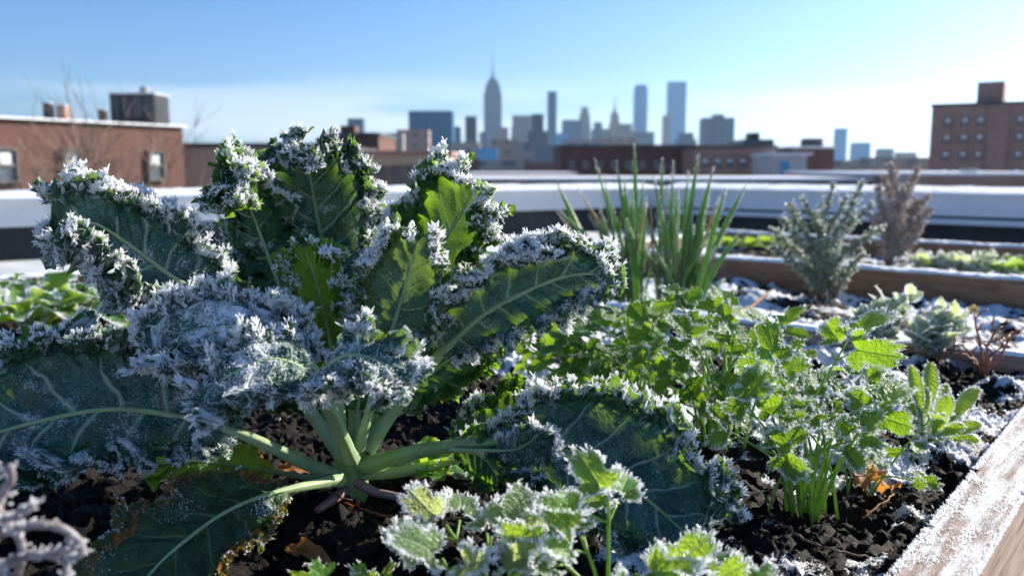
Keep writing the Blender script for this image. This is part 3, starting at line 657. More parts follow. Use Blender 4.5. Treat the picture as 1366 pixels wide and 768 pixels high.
# boards
def board(parent, a, b, th, z0, z1, mat, side=1, frost=True, nseg=200, near=False, snowcap=.006):
    a = np.array(a, float); b = np.array(b, float); L = np.linalg.norm(b-a); d = (b-a)/L; p = np.array((-d[1], d[0]))*side
    b_ = MB()
    # profile ring with small bevels: (offset across, z)
    bv = .003
    prof = [(0, z0), (0, z1-bv), (bv, z1), (th*.33, z1), (th*.66, z1), (th-bv, z1), (th, z1-bv), (th, z0)]
    s = np.linspace(0, L, nseg); V = []; Fl = []
    for (o, z) in prof:
        q = a+d*s[:, None]+p*(o)
        V.append(np.concatenate([q, np.full((nseg, 1), z)], 1)); Fl.append(np.stack([s, np.full(nseg, o), np.full(nseg, z)], -1))
    V = np.stack(V, 1); Fl = np.stack(Fl, 1)
    V = V+(.0008*vn(V, 30, 3)+.0004*vn(V, 120, 5))[..., None]*np.array([1, 1, 1])
    f = grid_faces(nseg, len(prof))
    if side < 0: f = f[:, ::-1]
    m = len(prof)
    bo = mesh_np('board', V.reshape(-1, 3), [f, np.arange(m)[None, ::-1] if side > 0 else np.arange(m)[None], ((nseg-1)*m+np.arange(m))[None] if side > 0 else ((nseg-1)*m+np.arange(m))[None, ::-1]], M[mat], parent, {'fl': Fl.reshape(-1, 3)}, smooth=False)
    if snowcap and not near:
        # lumpy snow strip on the top
        k = 7; o = np.linspace(.001, th-.001, k); n2 = max(int(L/.006), 40); s2 = np.linspace(0, L, n2)
        q = a+d*s2[:, None, None]+p*o[None, :, None]
        X = np.concatenate([q, np.zeros((n2, k, 1))], -1)
        ed = 1-np.abs(np.linspace(-1, 1, k))**4
        h = (snowcap*(1+.35*vn(X, 60, 8)+.3*vn(X, 14, 9)))*ed[None]+.0015*vn(X, 160, 4)
        X[..., 2] = z1+.0006+np.maximum(h, 0)
        fc = grid_faces(n2, k)
        c_ = mesh_np('snow_cap', X.reshape(-1, 3), [fc if side > 0 else fc[:, ::-1]], M['snow'], bo); c_['kind'] = 'stuff'
    if near:
        n = 34000
        s3 = rng.random(n)*min(L, 1.5)+max(0, .0); oo = rng.random(n)*th
        e = rng.random(n); oo = np.where(e < .30, rng.normal(size=n)*.0016, np.where(e < .55, th+rng.normal(size=n)*.0014, oo))
        oo = np.clip(oo, -.002, th+.002)
        q = a+d*s3[:, None]+p*oo[:, None]; P = np.concatenate([q, np.full((n, 1), z1-.0005)], 1)
        keep = (vn(P, 28, 77)+.9*vn(P, 85, 78)+np.where(e < .55, .45, .02)) > 0
        P = P[keep]; oo = oo[keep]; m_ = len(P)
        outd = ((oo > th-.003)*1.0-(oo < .003)*1.0)[:, None]*np.concatenate([p, [0]])[None]
        v1, f1 = spikes(P, rng.normal(size=(m_, 3))*.45+np.array([0, 0, 1])+outd*.9, .0008+.0030*rng.random(m_)**2, .0003+.0004*rng.random(m_), 4)
        b2 = MB(); b2.add(v1, f1); fo = b2.build('frost', M['frost'], bo); fo['kind'] = 'stuff'
    return bo
RT = .022
bx = thing('raised_bed', (A[0], A[1], DECK), 'frosty timber frame of the near raised bed, its board crossing the lower right corner', 'raised bed', 'timber raised beds on the roof')
dAD = (A-D)/np.linalg.norm(A-D)
board(bx, D, A, .046, DECK, RT, 'wood', side=-1, near=True, nseg=400)
board(bx, A+dAD*.046*0, B, .04, DECK, RT, 'wood', side=-1)
board(bx, C, B+np.array((-.0, .0)), .04, DECK, RT, 'wood_far', side=1)
board(bx, C, D+np.array((-.02, .01)), .04, DECK, RT, 'wood_far', side=-1, snowcap=0)
bx2 = thing('raised_bed', (*bed(1.3, 2.4), DECK), 'brown timber frame with a snowy rim holding the green rosemary', 'raised bed', 'timber raised beds on the roof')
board(bx2, bed(1.79, 2.43), bed(-1.3, 2.43), .05, DECK, RT+.012, 'wood_far', side=1)
board(bx2, bed(1.79, 1.53), bed(1.79, 2.42), .04, DECK, RT, 'wood_far', side=1)
bx3 = thing('raised_bed', (*bed(1.3, 3.4), DECK), 'timber frame farthest back, with the brown shrub and frosted lettuces in it', 'raised bed', 'timber raised beds on the roof')
board(bx3, bed(1.79, 3.44), bed(-1.3, 3.44), .05, DECK, RT+.012, 'wood_far', side=1)
board(bx3, bed(1.79, 2.44), bed(1.79, 3.43), .04, DECK, RT, 'wood_far', side=1)
# ------------------------------------------------------------------ roof deck and parapet
Q0 = np.array((-6.0, 2.26)); Qc = np.array((1.19, 6.86)); Q2 = np.array((6.2, 2.55))
b = MB(); b.add(np.array([(*Q0, DECK), (*Qc, DECK), (*Q2, DECK), (6.2, -4, DECK), (-6.0, -4, DECK)]), [np.array([[0, 4, 3, 2, 1]])])
tag(b.build('roof_deck', M['deck']), kind='structure')
pw = thing('parapet_wall', (Qc[0], Qc[1], DECK), 'low pale parapet wall with snow on its coping, around the roof edge', 'parapet wall')
def wallseg(a, b_, inner_sign, zt, cap_th=.34, ledge=False):
    a = np.array(a); b_ = np.array(b_); L = np.linalg.norm(b_-a); d = (b_-a)/L; p = np.array((-d[1], d[0]))*inner_sign  # p outward
    def prism(name, o0, z0, o1, z1, mat):
        V = []
        for e in (a, b_):
            for (o, z) in ((o0, z0), (o1, z0), (o1, z1), (o0, z1)):
                V.append((*(e+p*o), z))
        m = MB(); m.add(np.array(V), [np.array([(0, 3, 2, 1), (4, 5, 6, 7), (0, 1, 5, 4), (1, 2, 6, 5), (2, 3, 7, 6), (3, 0, 4, 7)])]); return m.build(name, M[mat], pw)
    prism('wall_panel', .0, .005, .30, zt-.02, 'wall_white')
    prism('flashing', .05, DECK-.02, .30, .002, 'membrane')
    if ledge: prism('ledge', -.05, -.045, .05, -.012, 'wall_white')
    # coping, sloped
    nseg = int(L/.012); k = 26; s = np.linspace(-.0, L, nseg); o = np.linspace(-.025, cap_th, k)
    X = np.concatenate([a+d*s[:, None, None]+p*o[None, :, None], np.zeros((nseg, k, 1))], -1)
    hz = zt-.012+.03*np.clip(o/cap_th, 0, 1)**1.0
    sn = .010*(1+.5*vn(X, 9, 3)+.35*vn(X, 55, 4))*(1-np.abs(np.linspace(-1, 1, k))**6)
    X[..., 2] = hz[None]+np.maximum(sn, 0)+.0005
    f = grid_faces(nseg, k)
    mesh_np('snow_layer', X.reshape(-1, 3), [f if inner_sign > 0 else f[:, ::-1]], M['snow'], pw)['kind'] = 'stuff'
    V = []
    for e in (a, b_):
        for (o_, z_) in ((-.027, zt-.035), (cap_th, zt-.04), (cap_th, zt+.015), (-.027, zt-.014)): V.append((*(e+p*o_), z_))
    m = MB(); m.add(np.array(V), [np.array([(0, 3, 2, 1), (4, 5, 6, 7), (0, 1, 5, 4), (1, 2, 6, 5), (2, 3, 7, 6), (3, 0, 4, 7)])]); m.build('coping', M['wall_white'], pw)
wallseg(Q0, Qc, 1, .165)
def seams(a, b_, step):
    a = np.array(a); b_ = np.array(b_); L = np.linalg.norm(b_-a); d = (b_-a)/L; p = np.array((d[1], -d[0])); k = step*.4
    while k < L:
        q = a+d*k+p*.004; m = MB(); m.box((q[0], q[1], .07), (.05, .012, .125), math.atan2(d[1], d[0])); m.build('joint_strip', M['deck'], pw); k += step
seams(Q0, Qc, 1.25); seams(Qc, Q2, 1.25)
wallseg(Qc, Q2, 1, .165, ledge=True)
# ------------------------------------------------------------------ city
GZ = -10.0
m_, nt_ = newmat('city_ground'); gg = nt_('TexCoord', out=3); nn_ = nt_.noise(gg, .02, 5.0)
out(nt_, nt_('BsdfPrincipled', None, Base_Color=nt_.mix(nt_.ramp(nn_, .4, .6), (.10, .10, .10), (.45, .47, .5)), Roughness=.9)); M['ground'] = m_
b = MB(); b.add(np.array([(-9000, -3000, GZ), (9000, -3000, GZ), (9000, 9000, GZ), (-9000, 9000, GZ)]), [np.array([[0, 1, 2, 3]])])
tag(b.build('ground', M['ground']), kind='structure')
M['brick_red'] = brickmat('red_brick', (.12, .042, .032), (.17, .062, .045), (.14, .10, .085), 1.0, (.09, .05, .045))
M['brick_tan'] = brickmat('tan_brick', (.50, .38, .26), (.58, .45, .32), (.4, .34, .27), 1.0, (.3, .2, .14))
M['brick_brown'] = brickmat('brown_brick', (.42, .25, .19), (.48, .31, .25), (.3, .2, .17), 1.0, (.2, .1, .08))
M['glass'] = plain('window_glass', (.05, .07, .09), (.10, .13, .17), .5, .12, .0, .01, .6)
M['blind'] = plain('window_blind', (.7, .74, .78), (.8, .83, .86), 2, .5)
M['trim'] = plain('window_trim', (.30, .29, .28), (.38, .37, .36), 2, .6)
M['trim_dark'] = plain('dark_window_trim', (.12, .11, .10), (.17, .16, .15), 2, .6)
M['roof_snow'] = plain('roof_snow', (.78, .82, .88), (.88, .9, .94), .6, .6)
M['tank'] = plain('dark_metal', (.02, .022, .025), (.04, .042, .05), 1, .5)
M['metal'] = plain('galvanised_metal', (.42, .44, .46), (.55, .57, .6), 1, .4)
M['roofdark'] = plain('roof_tar', (.06, .06, .07), (.12, .12, .13), .5, .8)
M['f_bluegrey'] = facade('blue_glass_tower', (.03, .13, .24), (.02, .10, .21), 4.5, 3.8, .6, .6, .4, .15)
M['f_light'] = facade('pale_glass_tower', (.12, .36, .60), (.08, .32, .58), 4.5, 3.8, .6, .6, .4, .2)
M['f_beige'] = facade('beige_stone_tower', (.32, .28, .25), (.10, .14, .18), 5.0, 4.0, .45, .5)
M['f_grey'] = facade('grey_stone_tower', (.12, .17, .23), (.08, .12, .17), 5.0, 4.0, .45, .5)
M['f_dark'] = facade('dark_tower', (.05, .09, .12), (.04, .06, .08), 5.0, 4.0, .6, .5, .3)
M['f_pink'] = facade('pink_brick_tower', (.36, .24, .19), (.14, .13, .13), 5.0, 4.0, .45, .5)
def base_x(px, Y): return K(px, 224, Y)[0]
def zat(py, Y): return K(683, py, Y)[2]
def slab(m, x0, x1, Y, dp, z0, z1, rot=0.0, sx=1.0, sy=1.0):
    cx = (x0+x1)/2; m.box((0+cx, Y+dp/2, (z0+z1)/2), ((x1-x0)*sx, dp*sy, z1-z0), rot)
def local_box(name, mat, parent, x0, x1, y0, y1, z0, z1):
    m = MB(); m.box(((x0+x1)/2, (y0+y1)/2, (z0+z1)/2), (x1-x0, y1-y0, z1-z0)); return m.build(name, mat, parent, local=True)
def block(name, px0, px1, py, Y, dp, mat, label, cat='building', group=None, rot=0, steps=(), spire=None, roof=None):
    """building whose parts are in its own local frame; base centre at ground"""
    x0, x1 = base_x(px0, Y), base_x(px1, Y); W = x1-x0; H = zat(py, Y)-GZ
    t = thing(name, ((x0+x1)/2, Y, GZ), label, cat, group); t.rotation_euler.z = rot
    if rot: W = W/(abs(math.cos(rot))+abs(math.sin(rot))*dp/W) if dp/W*abs(math.sin(rot)) < 3 else W
    lv = [(1.0, 1.0)]+list(steps)   # (height fraction, width fraction) from the bottom up
    z = 0
    m = MB()
    hs = [H*s[0] for s in steps]+[H] if steps else [H]
    ws = [1.0]+[s[1] for s in steps]
    for h, wf in zip(hs, ws):
        m.box((0, dp/2, (z+h)/2), (W*wf, dp*(wf*.5+.5), h-z)); z = h
    wl = m.build('wall', mat, t, local=True)
    if spire:
        r0, hpx = spire; h2 = zat(hpx, Y)-GZ
        m = MB(); k = np.linspace(0, 1, 9); P = np.stack([k*0, k*0+dp/2, H+(h2-H)*k], -1)
        m.tube(P, r0*np.array([1, .85, .5, .3, .25, .2, .15, .1, .04])*W, 8); m.build('spire', mat, wl, local=True)
    return t, W, H
def win_parts(t, W, H, xs, zs, ww, wh, frame='trim_dark', blindfrac=.5, sill=True, y=0.0, arch=False, e=.09):
    """windows: part > frame mesh with pane child, copies share mesh data"""
    fr = MB()
    fr.box((0, -.03, wh/2-e/2), (ww, .14, e)); fr.box((0, -.03, -wh/2+e/2), (ww+.1, .2, e))
    fr.box((-ww/2+e/2, -.03, 0), (e, .14, wh-2*e-.004)); fr.box((ww/2-e/2, -.03, 0), (e, .14, wh-2*e-.004)); fr.box((0, -.025, 0), (ww-2*e-.004, .11, .06))
    me = None; mp_ = None
    for x in xs:
        for z in zs:
            if me is None:
                o = fr.build('window', M[frame], t, local=True); me = o.data
                pb = MB(); pb.box((0, .0, 0), (ww-.02, .06, wh-.02)); p = pb.build('pane', M['glass'], o, local=True); mp_ = p.data
                if blindfrac:
                    bb = MB(); bb.box((0, -.035, wh*(.5-blindfrac/2)-.06), (ww-.22, .012, wh*blindfrac-.12)); q = bb.build('blind', M['blind'], o, local=True); mq = q.data
            else:
                o = link('window', me, t); link('pane', mp_, o)
                if blindfrac: link('blind', mq, o)
            o.location = (x, y, z)
# --- left brick building
x1 = base_x(246, 24.0); TH = R(60)
t = thing('brick_building', (x1, 24.0, GZ), 'low red brick building on the left with a dark box on its snowy flat roof', 'building')
t.rotation_euler.z = TH
W = 9.0; H = zat(170, 24.0)-GZ
wl = local_box('wall', M['brick_red'], t, -W, 0, 0, 12, 0, H)
local_box('coping', M['roof_snow'], wl, -W-.1, .1, -.12, 12.1, H, H+.05)
def wx(px):
    k = (px-683)/FPX/math.cos(PITCH)*1.0
    # point on wall: (x1 - c t, 24 - s t), x = k' Y
    kk = base_x(px, 1.0); c, s_ = math.cos(TH), math.sin(TH)
    return -(x1-kk*24)/(c-kk*s_)
zr = GZ+H
for q in ((95, 210), (207, 212), (8, 205)):
    pass
win_parts(t, W, H, [wx(95), wx(207), wx(8)], [H-1.05], .50, .80, e=.045)
def on_roof(name, px0, px1, py0, py1, Y, dp, mat, label, cat, extra=None, z=None):
    x0_, x1_ = base_x(px0, Y), base_x(px1, Y); z0, z1 = zat(py1, Y), zat(py0, Y)
    if z is not None: z0 = z
    o = thing(name, ((x0_+x1_)/2, Y, z0), label, cat)
    m = MB(); m.box((0, dp/2, (z1-z0)/2), (x1_-x0_, dp, z1-z0)); m.build('housing', M[mat], o, local=True)
    w_ = x1_-x0_; h = z1-z0
    m = MB(); m.box((0, dp/2, h+.03*h+.001), (w_*1.05, dp*1.05, .06*h)); m.build('cap', M['metal' if mat != 'metal' else 'roofdark'], o, local=True)
    if extra: extra(o, w_, h, dp)
    return o
def tank_extra(o, w_, h, dp):
    for k in range(4):
        m = MB(); m.box((-w_/2+w_*(k+.5)/4, -.02, h*.55), (w_*.20, .03, h*.7)); m.build('louvre_panel', M['roofdark'], o, local=True)
    m = MB(); m.tube([(w_*.12, dp/2, h*1.06), (w_*.12, dp/2, h*1.3)], .10*w_, 10); m.build('vent_pipe', M['trim'], o, local=True)
on_roof('rooftop_unit', 152, 211, 126, 166, 24, 1.0, 'tank', 'large dark rooftop box with a pipe on top, on the brick building', 'rooftop unit', tank_extra, zr+.1)
on_roof('roof_vent', 63, 72, 138, 155, 21.9, .2, 'tank', 'narrow dark vent farthest left on the brick roof', 'vent', None, zr+.1)
on_roof('roof_vent', 80, 92, 141, 158, 22.1, .25, 'brick_brown', 'brown stubby vent beside the narrow dark one on the brick roof', 'vent', None, zr+.1)
on_roof('roof_vent', 135, 144, 147, 164, 23, .2, 'tank', 'small black vent just left of the large dark rooftop box', 'vent', None, zr+.1)
# --- tan building
t, W, H = block('tan_building', 246, 440, 197, 30, 10, M['brick_tan'], 'low tan building between the red brick building and the tall kale leaf')
local_box('coping', M['roofdark'], t, -W/2-.1, W/2+.1, -.1, 10.1, H, H+.15)
t, W, H = block('tan_building', 440, 600, 208, 34, 10, M['brick_tan'], 'low tan building with two small windows behind the kale')
local_box('coping', M['brick_brown'], t, -W/2-.1, W/2+.1, -.1, 10.1, H, H+.2)
win_parts(t, W, H, [(base_x(p, 34)-(base_x(440, 34)+base_x(600, 34))/2) for p in (507, 528, 549)], [zat(236, 34)-GZ], .5, .9, blindfrac=0)
t, W, H = block('brick_building', 452, 506, 182, 70, 10, M['brick_red'], 'small red brick building rising behind the tan one')
local_box('coping', M['roofdark'], t, -W/2-.1, W/2+.1, -.1, 10.1, H, H+.3)
local_box('parapet', M['brick_red'], t, -W/2, -W/2+1.2, 1, 3, H+.301, H+.9)
# --- middle brick row
t, W, H = block('brick_building', 748, 928, 197, 120, 20, M['brick_red'], 'long red brick building behind the chives')
local_box('coping', M['roofdark'], t, -W/2-.2, W/2+.2, -.2, 20.2, H, H+.4)
win_parts(t, W, H, np.linspace(-W*.42, W*.42, 9), [H-2.4], 1.1, 1.3, blindfrac=0)
t, W, H = block('brick_building', 930, 1034, 198, 110, 16, M['brick_brown'], 'dark brown brick building right of the long red one')
local_box('coping', M['roofdark'], t, -W/2-.2, W/2+.2, -.2, 16.2, H, H+.4)
win_parts(t, W, H, np.linspace(-W*.4, W*.4, 6), [H-1.8], .9, 1.1, blindfrac=.5)
t, W, H = block('rooftop_shed', 990, 1031, 186, 135, 10, M['f_dark'], 'dark green grey rooftop house behind the brown brick building', 'rooftop house')
local_box('cap', M['tank'], t, -W*.15, W*.15, 2, 5, H, H+1.1)
t, W, H = block('metal_shed', 1034, 1076, 207, 100, 12, M['metal'], 'pale blue grey metal shed beside the brown brick building', 'shed')
local_box('roof', M['roof_snow'], t, -W/2-.15, W/2+.6, -.2, 12.2, H, H+.3)
local_box('door', M['f_light'], t, -W*.35, -W*.05, -.05, .0, H-3.2, H-.7)
t, W, H = block('brick_building', 1056, 1112, 198, 130, 14, M['brick_red'], 'red brick building with a dark rooftop box, right of the metal shed')
local_box('coping', M['roof_snow'], t, -W/2-.2, W/2+.2, -.2, 14.2, H, H+.3)
local_box('chimney', M['roofdark'], t, W*.0, W*.55-1, 3, 6, H+.301, H+1.6)
# --- right apartment block
Y = 75.0
x0 = base_x(1238, Y); x1 = base_x(1440, Y); H = zat(143, Y)-GZ; W = (x1-x0)*1.1
t = thing('apartment_block', (x0, Y, GZ), 'tall brown brick apartment block with rows of windows at the right edge', 'building'); t.rotation_euler.z = R(-32)
wl = local_box('wall', M['brick_brown'], t, 0, W, 0, 14, 0, H)
local_box('coping', M['roofdark'], wl, -.1, W+.1, -.1, 14.1, H, H+.25)
bh = local_box('bulkhead', M['brick_brown'], wl, (base_x(1287, Y)-x0), (base_x(1318, Y)-x0), 2, 7, H+.251, H+2.1)
rr_ = local_box('pier', M['brick_brown'], wl, W*.30, W*.40, -.25, 0, 0, H-.01)
win_parts(t, W, H, [W*f for f in (.09, .18, .26, .46, .58, .72, .84)], [H-1.3-1.42*k for k in range(9)], .62, .78, blindfrac=.6)
# --- low roofs just beyond the parapet
def lowroof(name, px0, px1, pyt, Y, dp, h, wallm, topm, label, cat='building'):
    x0, x1 = base_x(px0, Y), base_x(px1, Y); zt = zat(pyt, Y)
    t = thing(name, ((x0+x1)/2, Y, GZ), label, cat)
    local_box('wall', M[wallm], t, -(x1-x0)/2, (x1-x0)/2, 0, dp, 0, zt-GZ)
    local_box('roof', M[topm], t, -(x1-x0)/2-.1, (x1-x0)/2+.1, -.1, dp+.1, zt-GZ, zt-GZ+.12); return t
lowroof('flat_roof_building', 690, 1215, 241, 38, 9, 0, 'roofdark', 'roof_snow', 'wide low dark building with a snowy flat roof just beyond the parapet')
lowroof('flat_roof_building', 1190, 1500, 234, 36, 14, 0, 'brick_brown', 'roof_snow', 'low brick building with a bright snowy roof below the apartment block')
lowroof('flat_roof_building', 560, 760, 240, 60, 18, 0, 'brick_brown', 'roof_snow', 'low brown building with a snowy roof behind the upper right kale leaf')
lowroof('flat_roof_building', 620, 770, 232, 90, 20, 0, 'brick_tan', 'roof_snow', 'low tan building with a snowy roof at the foot of the skyline')
on_roof('rooftop_unit', 1158, 1216, 229, 239, 50, 2, 'metal', 'wide pale rooftop box beyond the parapet on the right', 'rooftop unit')
on_roof('rooftop_unit', 1290, 1304, 225, 234, 40, .6, 'trim', 'tiny pale rooftop box in front of the apartment block', 'rooftop unit')
on_roof('rooftop_unit', 1197, 1212, 232, 246, 30, .6, 'trim', 'small bright cube on the low roof beneath the wide pale box', 'rooftop unit')
# --- skyline
SK = 'distant skyline towers'
def tower(px0, px1, py, Y, mat, label, steps=(), spire=None, dpf=.8, rot=0, name='skyscraper'):
    W = base_x(px1, Y)-base_x(px0, Y)
    return block(name, px0, px1, py, Y, W*dpf, M[mat], label, 'skyscraper', SK, rot, steps, spire)
tower(465, 486, 158, 1800, 'f_grey', 'small grey tower farthest left in the skyline')
tower(506, 538, 178, 900, 'f_beige', 'squat beige block at the left of the skyline')
tower(530, 572, 173, 1000, 'f_pink', 'wide beige block in front of the blue slab tower')
tower(546, 604, 148, 1500, 'f_bluegrey', 'broad flat topped blue glass slab, widest of the skyline')
tower(603, 615, 169, 1700, 'f_grey', 'narrow grey tower touching the right side of the blue slab')
tower(621, 636, 155, 1600, 'f_dark', 'slim dark tower between the blue slab and the spired tower')
# spired tower
t, W, H = tower(645, 670, 104, 3400, 'f_grey', 'tall stepped grey tower with a long thin spire, highest of the skyline', steps=((.22, .95), (.84, .80), (.92, .62), (.965, .40)), spire=(.085, 62))
tower(668, 678, 170, 2600, 'f_pink', 'narrow brownish tower at the foot of the spired tower')
tower(640, 652, 176, 2400, 'f_grey', 'low grey block left of the foot of the spired tower')
tower(682, 711, 154, 2800, 'f_beige', 'pale stepped block right of the spired tower', steps=((.8, .9),))
tower(704, 730, 152, 1400, 'f_dark', 'dark stepped tower in front of the slender one', steps=((.72, .62),))
tower(730, 742, 122, 2600, 'f_bluegrey', 'very slender dark blue tower right of the dark stepped one')
tower(742, 758, 178, 1900, 'f_light', 'low blue block right of the slender tower')
tower(750, 776, 160, 2700, 'f_bluegrey', 'mid height blue grey block with a flat top')
tower(772, 787, 143, 2900, 'f_beige', 'beige tower with a narrowed top left of the pointed tower', steps=((.78, .85), (.9, .6)))
tower(789, 806, 163, 2300, 'f_grey', 'grey tower with a small stepped top', steps=((.85, .6),))
tower(802, 815, 172, 2200, 'f_beige', 'low beige block left of the pointed tower')
tower(812, 827, 152, 3000, 'f_pink', 'pointed beige tower with a short needle', steps=((.6, .9), (.85, .7)), spire=(.26, 128))
tower(822, 846, 165, 2300, 'f_beige', 'broad beige block right of the pointed tower', steps=((.85, .7),))
tower(845, 862, 113, 3100, 'f_light', 'tall blue glass tower with a slanted rounded top', steps=((.93, .93), (.975, .8)))
tower(846, 872, 176, 2100, 'f_grey', 'low grey block below the tall rounded glass tower')
tower(883, 892, 154, 2700, 'f_pink', 'thin brown tower touching the left of the pale blue slab')
tower(890, 913, 109, 3000, 'f_light', 'tall pale blue slab with a flat top, right of the skyline')
tower(903, 928, 177, 1500, 'f_grey', 'low grey block right of the pale blue slab', steps=((.85, .7),))
t, W, H = tower(938, 978, 157, 1300, 'f_grey', 'wide grey tower standing apart with a rooftop hump')
local_box('bulkhead', M['f_grey'], t, -W*.2, W*.15, 2, 14, H, H+5)
tower(1114, 1128, 171, 1900, 'f_light', 'slim pale tower standing alone between the bricks and the apartment block')
tower(1139, 1160, 190, 1700, 'f_light', 'low pale blue block right of the lone slim tower')
tower(1168, 1201, 198, 1500, 'f_grey', 'low wide grey block with a stepped top near the apartment block', steps=((.6, .5),))
tower(1200, 1222, 203, 1600, 'f_beige', 'low beige block nearest the apartment block')
# filler blocks low in the skyline, each its own building
fr = [(600, 640, 190, 800, 'f_beige', 'low beige block below the slim dark tower'), (636, 664, 198, 700, 'f_light', 'low pale block under the spired tower'),
      (655, 690, 186, 850, 'f_pink', 'low brownish block between the spired and pale towers'), (684, 712, 190, 620, 'f_beige', 'low beige block under the dark stepped tower'),
      (712, 752, 193, 900, 'f_grey', 'low grey block below the slender tower'), (752, 800, 186, 1000, 'f_beige', 'low wide beige block behind the long brick building'),
      (798, 850, 184, 1100, 'f_pink', 'low wide brownish block below the pointed tower'), (568, 606, 202, 500, 'f_pink', 'low brown block at the foot of the blue slab'),
      (606, 640, 212, 420, 'brick_red', 'low red block at the foot of the skyline'), (640, 700, 214, 400, 'f_beige', 'low pale block at the foot of the skyline'), (700, 750, 217, 380, 'brick_red', 'low red block left of the long brick building'),
      (1105, 1180, 214, 420, 'f_beige', 'low pale block behind the bare trees on the right'), (1170, 1245, 210, 460, 'f_pink', 'low brown block beside the apartment block behind the bare trees')]
for a in fr: tower(*a, name='city_block')
for o in COL.objects:
    if o.name.startswith('city_block'): o['category'] = 'building'; o['group'] = 'low blocks below the skyline'
# --- bare trees
M['bark'] = plain('bare_bark', (.16, .11, .09), (.28, .21, .17), 3, .8, .2)
def bare_tree(x, y, z0, h, spread, seed, label, nb=7, depth=4, group=None, name='bare_tree', thick=.02):
    r = random.Random(seed); t = thing(name, (x, y, z0), label, 'tree', group); m = MB(); tr = MB()
    def grow(p, d, L, rad, lev, mb):
        n = 6; P = [p]; 
        for k in range(n-1):
            d = nz(d+np.array([r.gauss(0, .12), r.gauss(0, .12), r.gauss(.04, .08)])); p = p+d*L/(n-1); P.append(p)
        mb.tube(P, np.linspace(rad, rad*.55, n), 5 if lev < 2 else 3)
        if lev >= depth: return
        k = nb if lev == 0 else r.randint(3, 5)
        for q in range(k):
            f = r.uniform(.35, 1.0) if lev else r.uniform(.45, 1); a = r.uniform(0, 6.28); q_ = P[min(int(f*(n-1)), n-1)]
            e = nz(d*r.uniform(.5, 1.1)+np.array([math.cos(a), math.sin(a), r.uniform(-.1, .5)])*spread)
            grow(q_, e, L*r.uniform(.5, .72), rad*.58, lev+1, m)
    grow(np.array([x, y, z0], float), np.array([0, 0, 1.]), h*.5, h*thick, 0, tr)
    o = tr.build('trunk', M['bark'], t); m.build('crown', M['bark'], t); return t
bt = 'bare winter trees among the roofs'
xx = base_x(2, 15.5); bare_tree(xx, 15.5, GZ, 12.6, .62, 3, 'bare tree at the left edge in front of the brick building', depth=5, nb=12, group=bt, thick=.008)
for i, (px, Y, py, s) in enumerate(((277, 60, 166, 5), (305, 66, 160, 6), (336, 60, 168, 7))):
    bare_tree(base_x(px, Y), Y, GZ, (zat(py, Y)-GZ)*1.0, .8, s, ['bare treetop just right of the brick building', 'middle bare treetop behind the tan building, the tallest of three', 'bare treetop closest to the tall kale leaf'][i], depth=4, group=bt)
for i, px in enumerate((1118, 1142, 1166, 1190, 1214, 1234)):
    bare_tree(base_x(px, 200), 200, GZ, (zat(200+3*(i % 2), 200)-GZ), .9, 20+i, ['first', 'second', 'third', 'fourth', 'fifth', 'sixth'][i]+' bare tree from the left in the row before the apartment block', depth=4, nb=9, group=bt, thick=.012)
# --- air
m_, nt_ = newmat('haze_air'); v = nt_('VolumePrincipled', None, Color=(.55, .78, 1.0), Density=.00008, Anisotropy=.6)
out(nt_, None, v)
b = MB(); b.box((0, 3000, (GZ-1+620)/2), (19000, 13000, 620-(GZ-1))); h = b.build('haze', m_); h['kind'] = 'stuff'
# ------------------------------------------------------------------ smaller plants
def frame_of(d, up):
    d = nz(d); n = np.array(up, float)-d*(d @ np.array(up, float))
    if np.linalg.norm(n) < 1e-3: n = np.array((1., 0, 0))-d*d[0]
    n = nz(n); return d, n, np.cross(n, d)
def lobed(base, d, up, size, r, nseg=42, rings=5, fold=.25, droop=.25, frost=.2, edge=.4, lob=3, teeth=.10, seed=0, wide=1.0):
    """a toothed, lobed leaflet as a fan of rings; returns V,F,lf,fl,edge pts,edge dirs"""
    d, n, s = frame_of(d, up)
    th = np.linspace(-math.pi, math.pi, nseg, endpoint=False)
    at = np.abs(th)
    prof = (.10+.90*np.cos(th/2)**1.15)
    lb = 1-.52*ss(.0, 1.0, 1-np.abs(np.cos(th*1.5*lob/3.0)))*(at < 2.3)
    tt = 1+teeth*(2*np.abs(((th*9/6.28*2.2) % 1)-.5)-.5)*2*(at < 2.4)
    rr = size*.62*prof*lb*tt*(1+.06*np.array([r.gauss(0, 1) for _ in th]))
    c0 = size*.32
    V = []; LF = []; FL = []
    off = r.random()*9
    for k in range(rings):
        q = ((k+1)/rings)**.8
        x = c0+q*rr*np.cos(th); y = q*rr*np.sin(th)*wide
        z = -fold*np.abs(y)*np.sign(fold) if fold < 0 else fold*np.abs(y)
        z = z-droop*x*x/size+.05*size*np.sin(th*3+off)*q*q
        V.append(base+x[:, None]*d+y[:, None]*s+z[:, None]*n)
        LF.append(np.stack([x/size, y/(size*.6), frost+edge*ss(.55, 1, q)+x*0], -1)); FL.append(np.stack([x+off, y, x*0], -1))
    V.append((base+d*c0+n*(-droop*c0*c0/size))[None]); LF.append(np.array([[c0/size, 0, frost]])); FL.append(np.array([[c0+off, 0, 0]]))
    V = np.concatenate(V); j = np.arange(nseg); j2 = (j+1) % nseg
    F = [np.stack([k*nseg+j, (k+1)*nseg+j, (k+1)*nseg+j2, k*nseg+j2], -1) for k in range(rings-1)]
    T = np.stack([np.full(nseg, rings*nseg), j, j2], -1)
    E = V[(rings-1)*nseg:rings*nseg]; ED = nz(E-V[-1])
    return V, [np.concatenate(F), T], np.concatenate(LF), np.concatenate(FL), E, ED, n
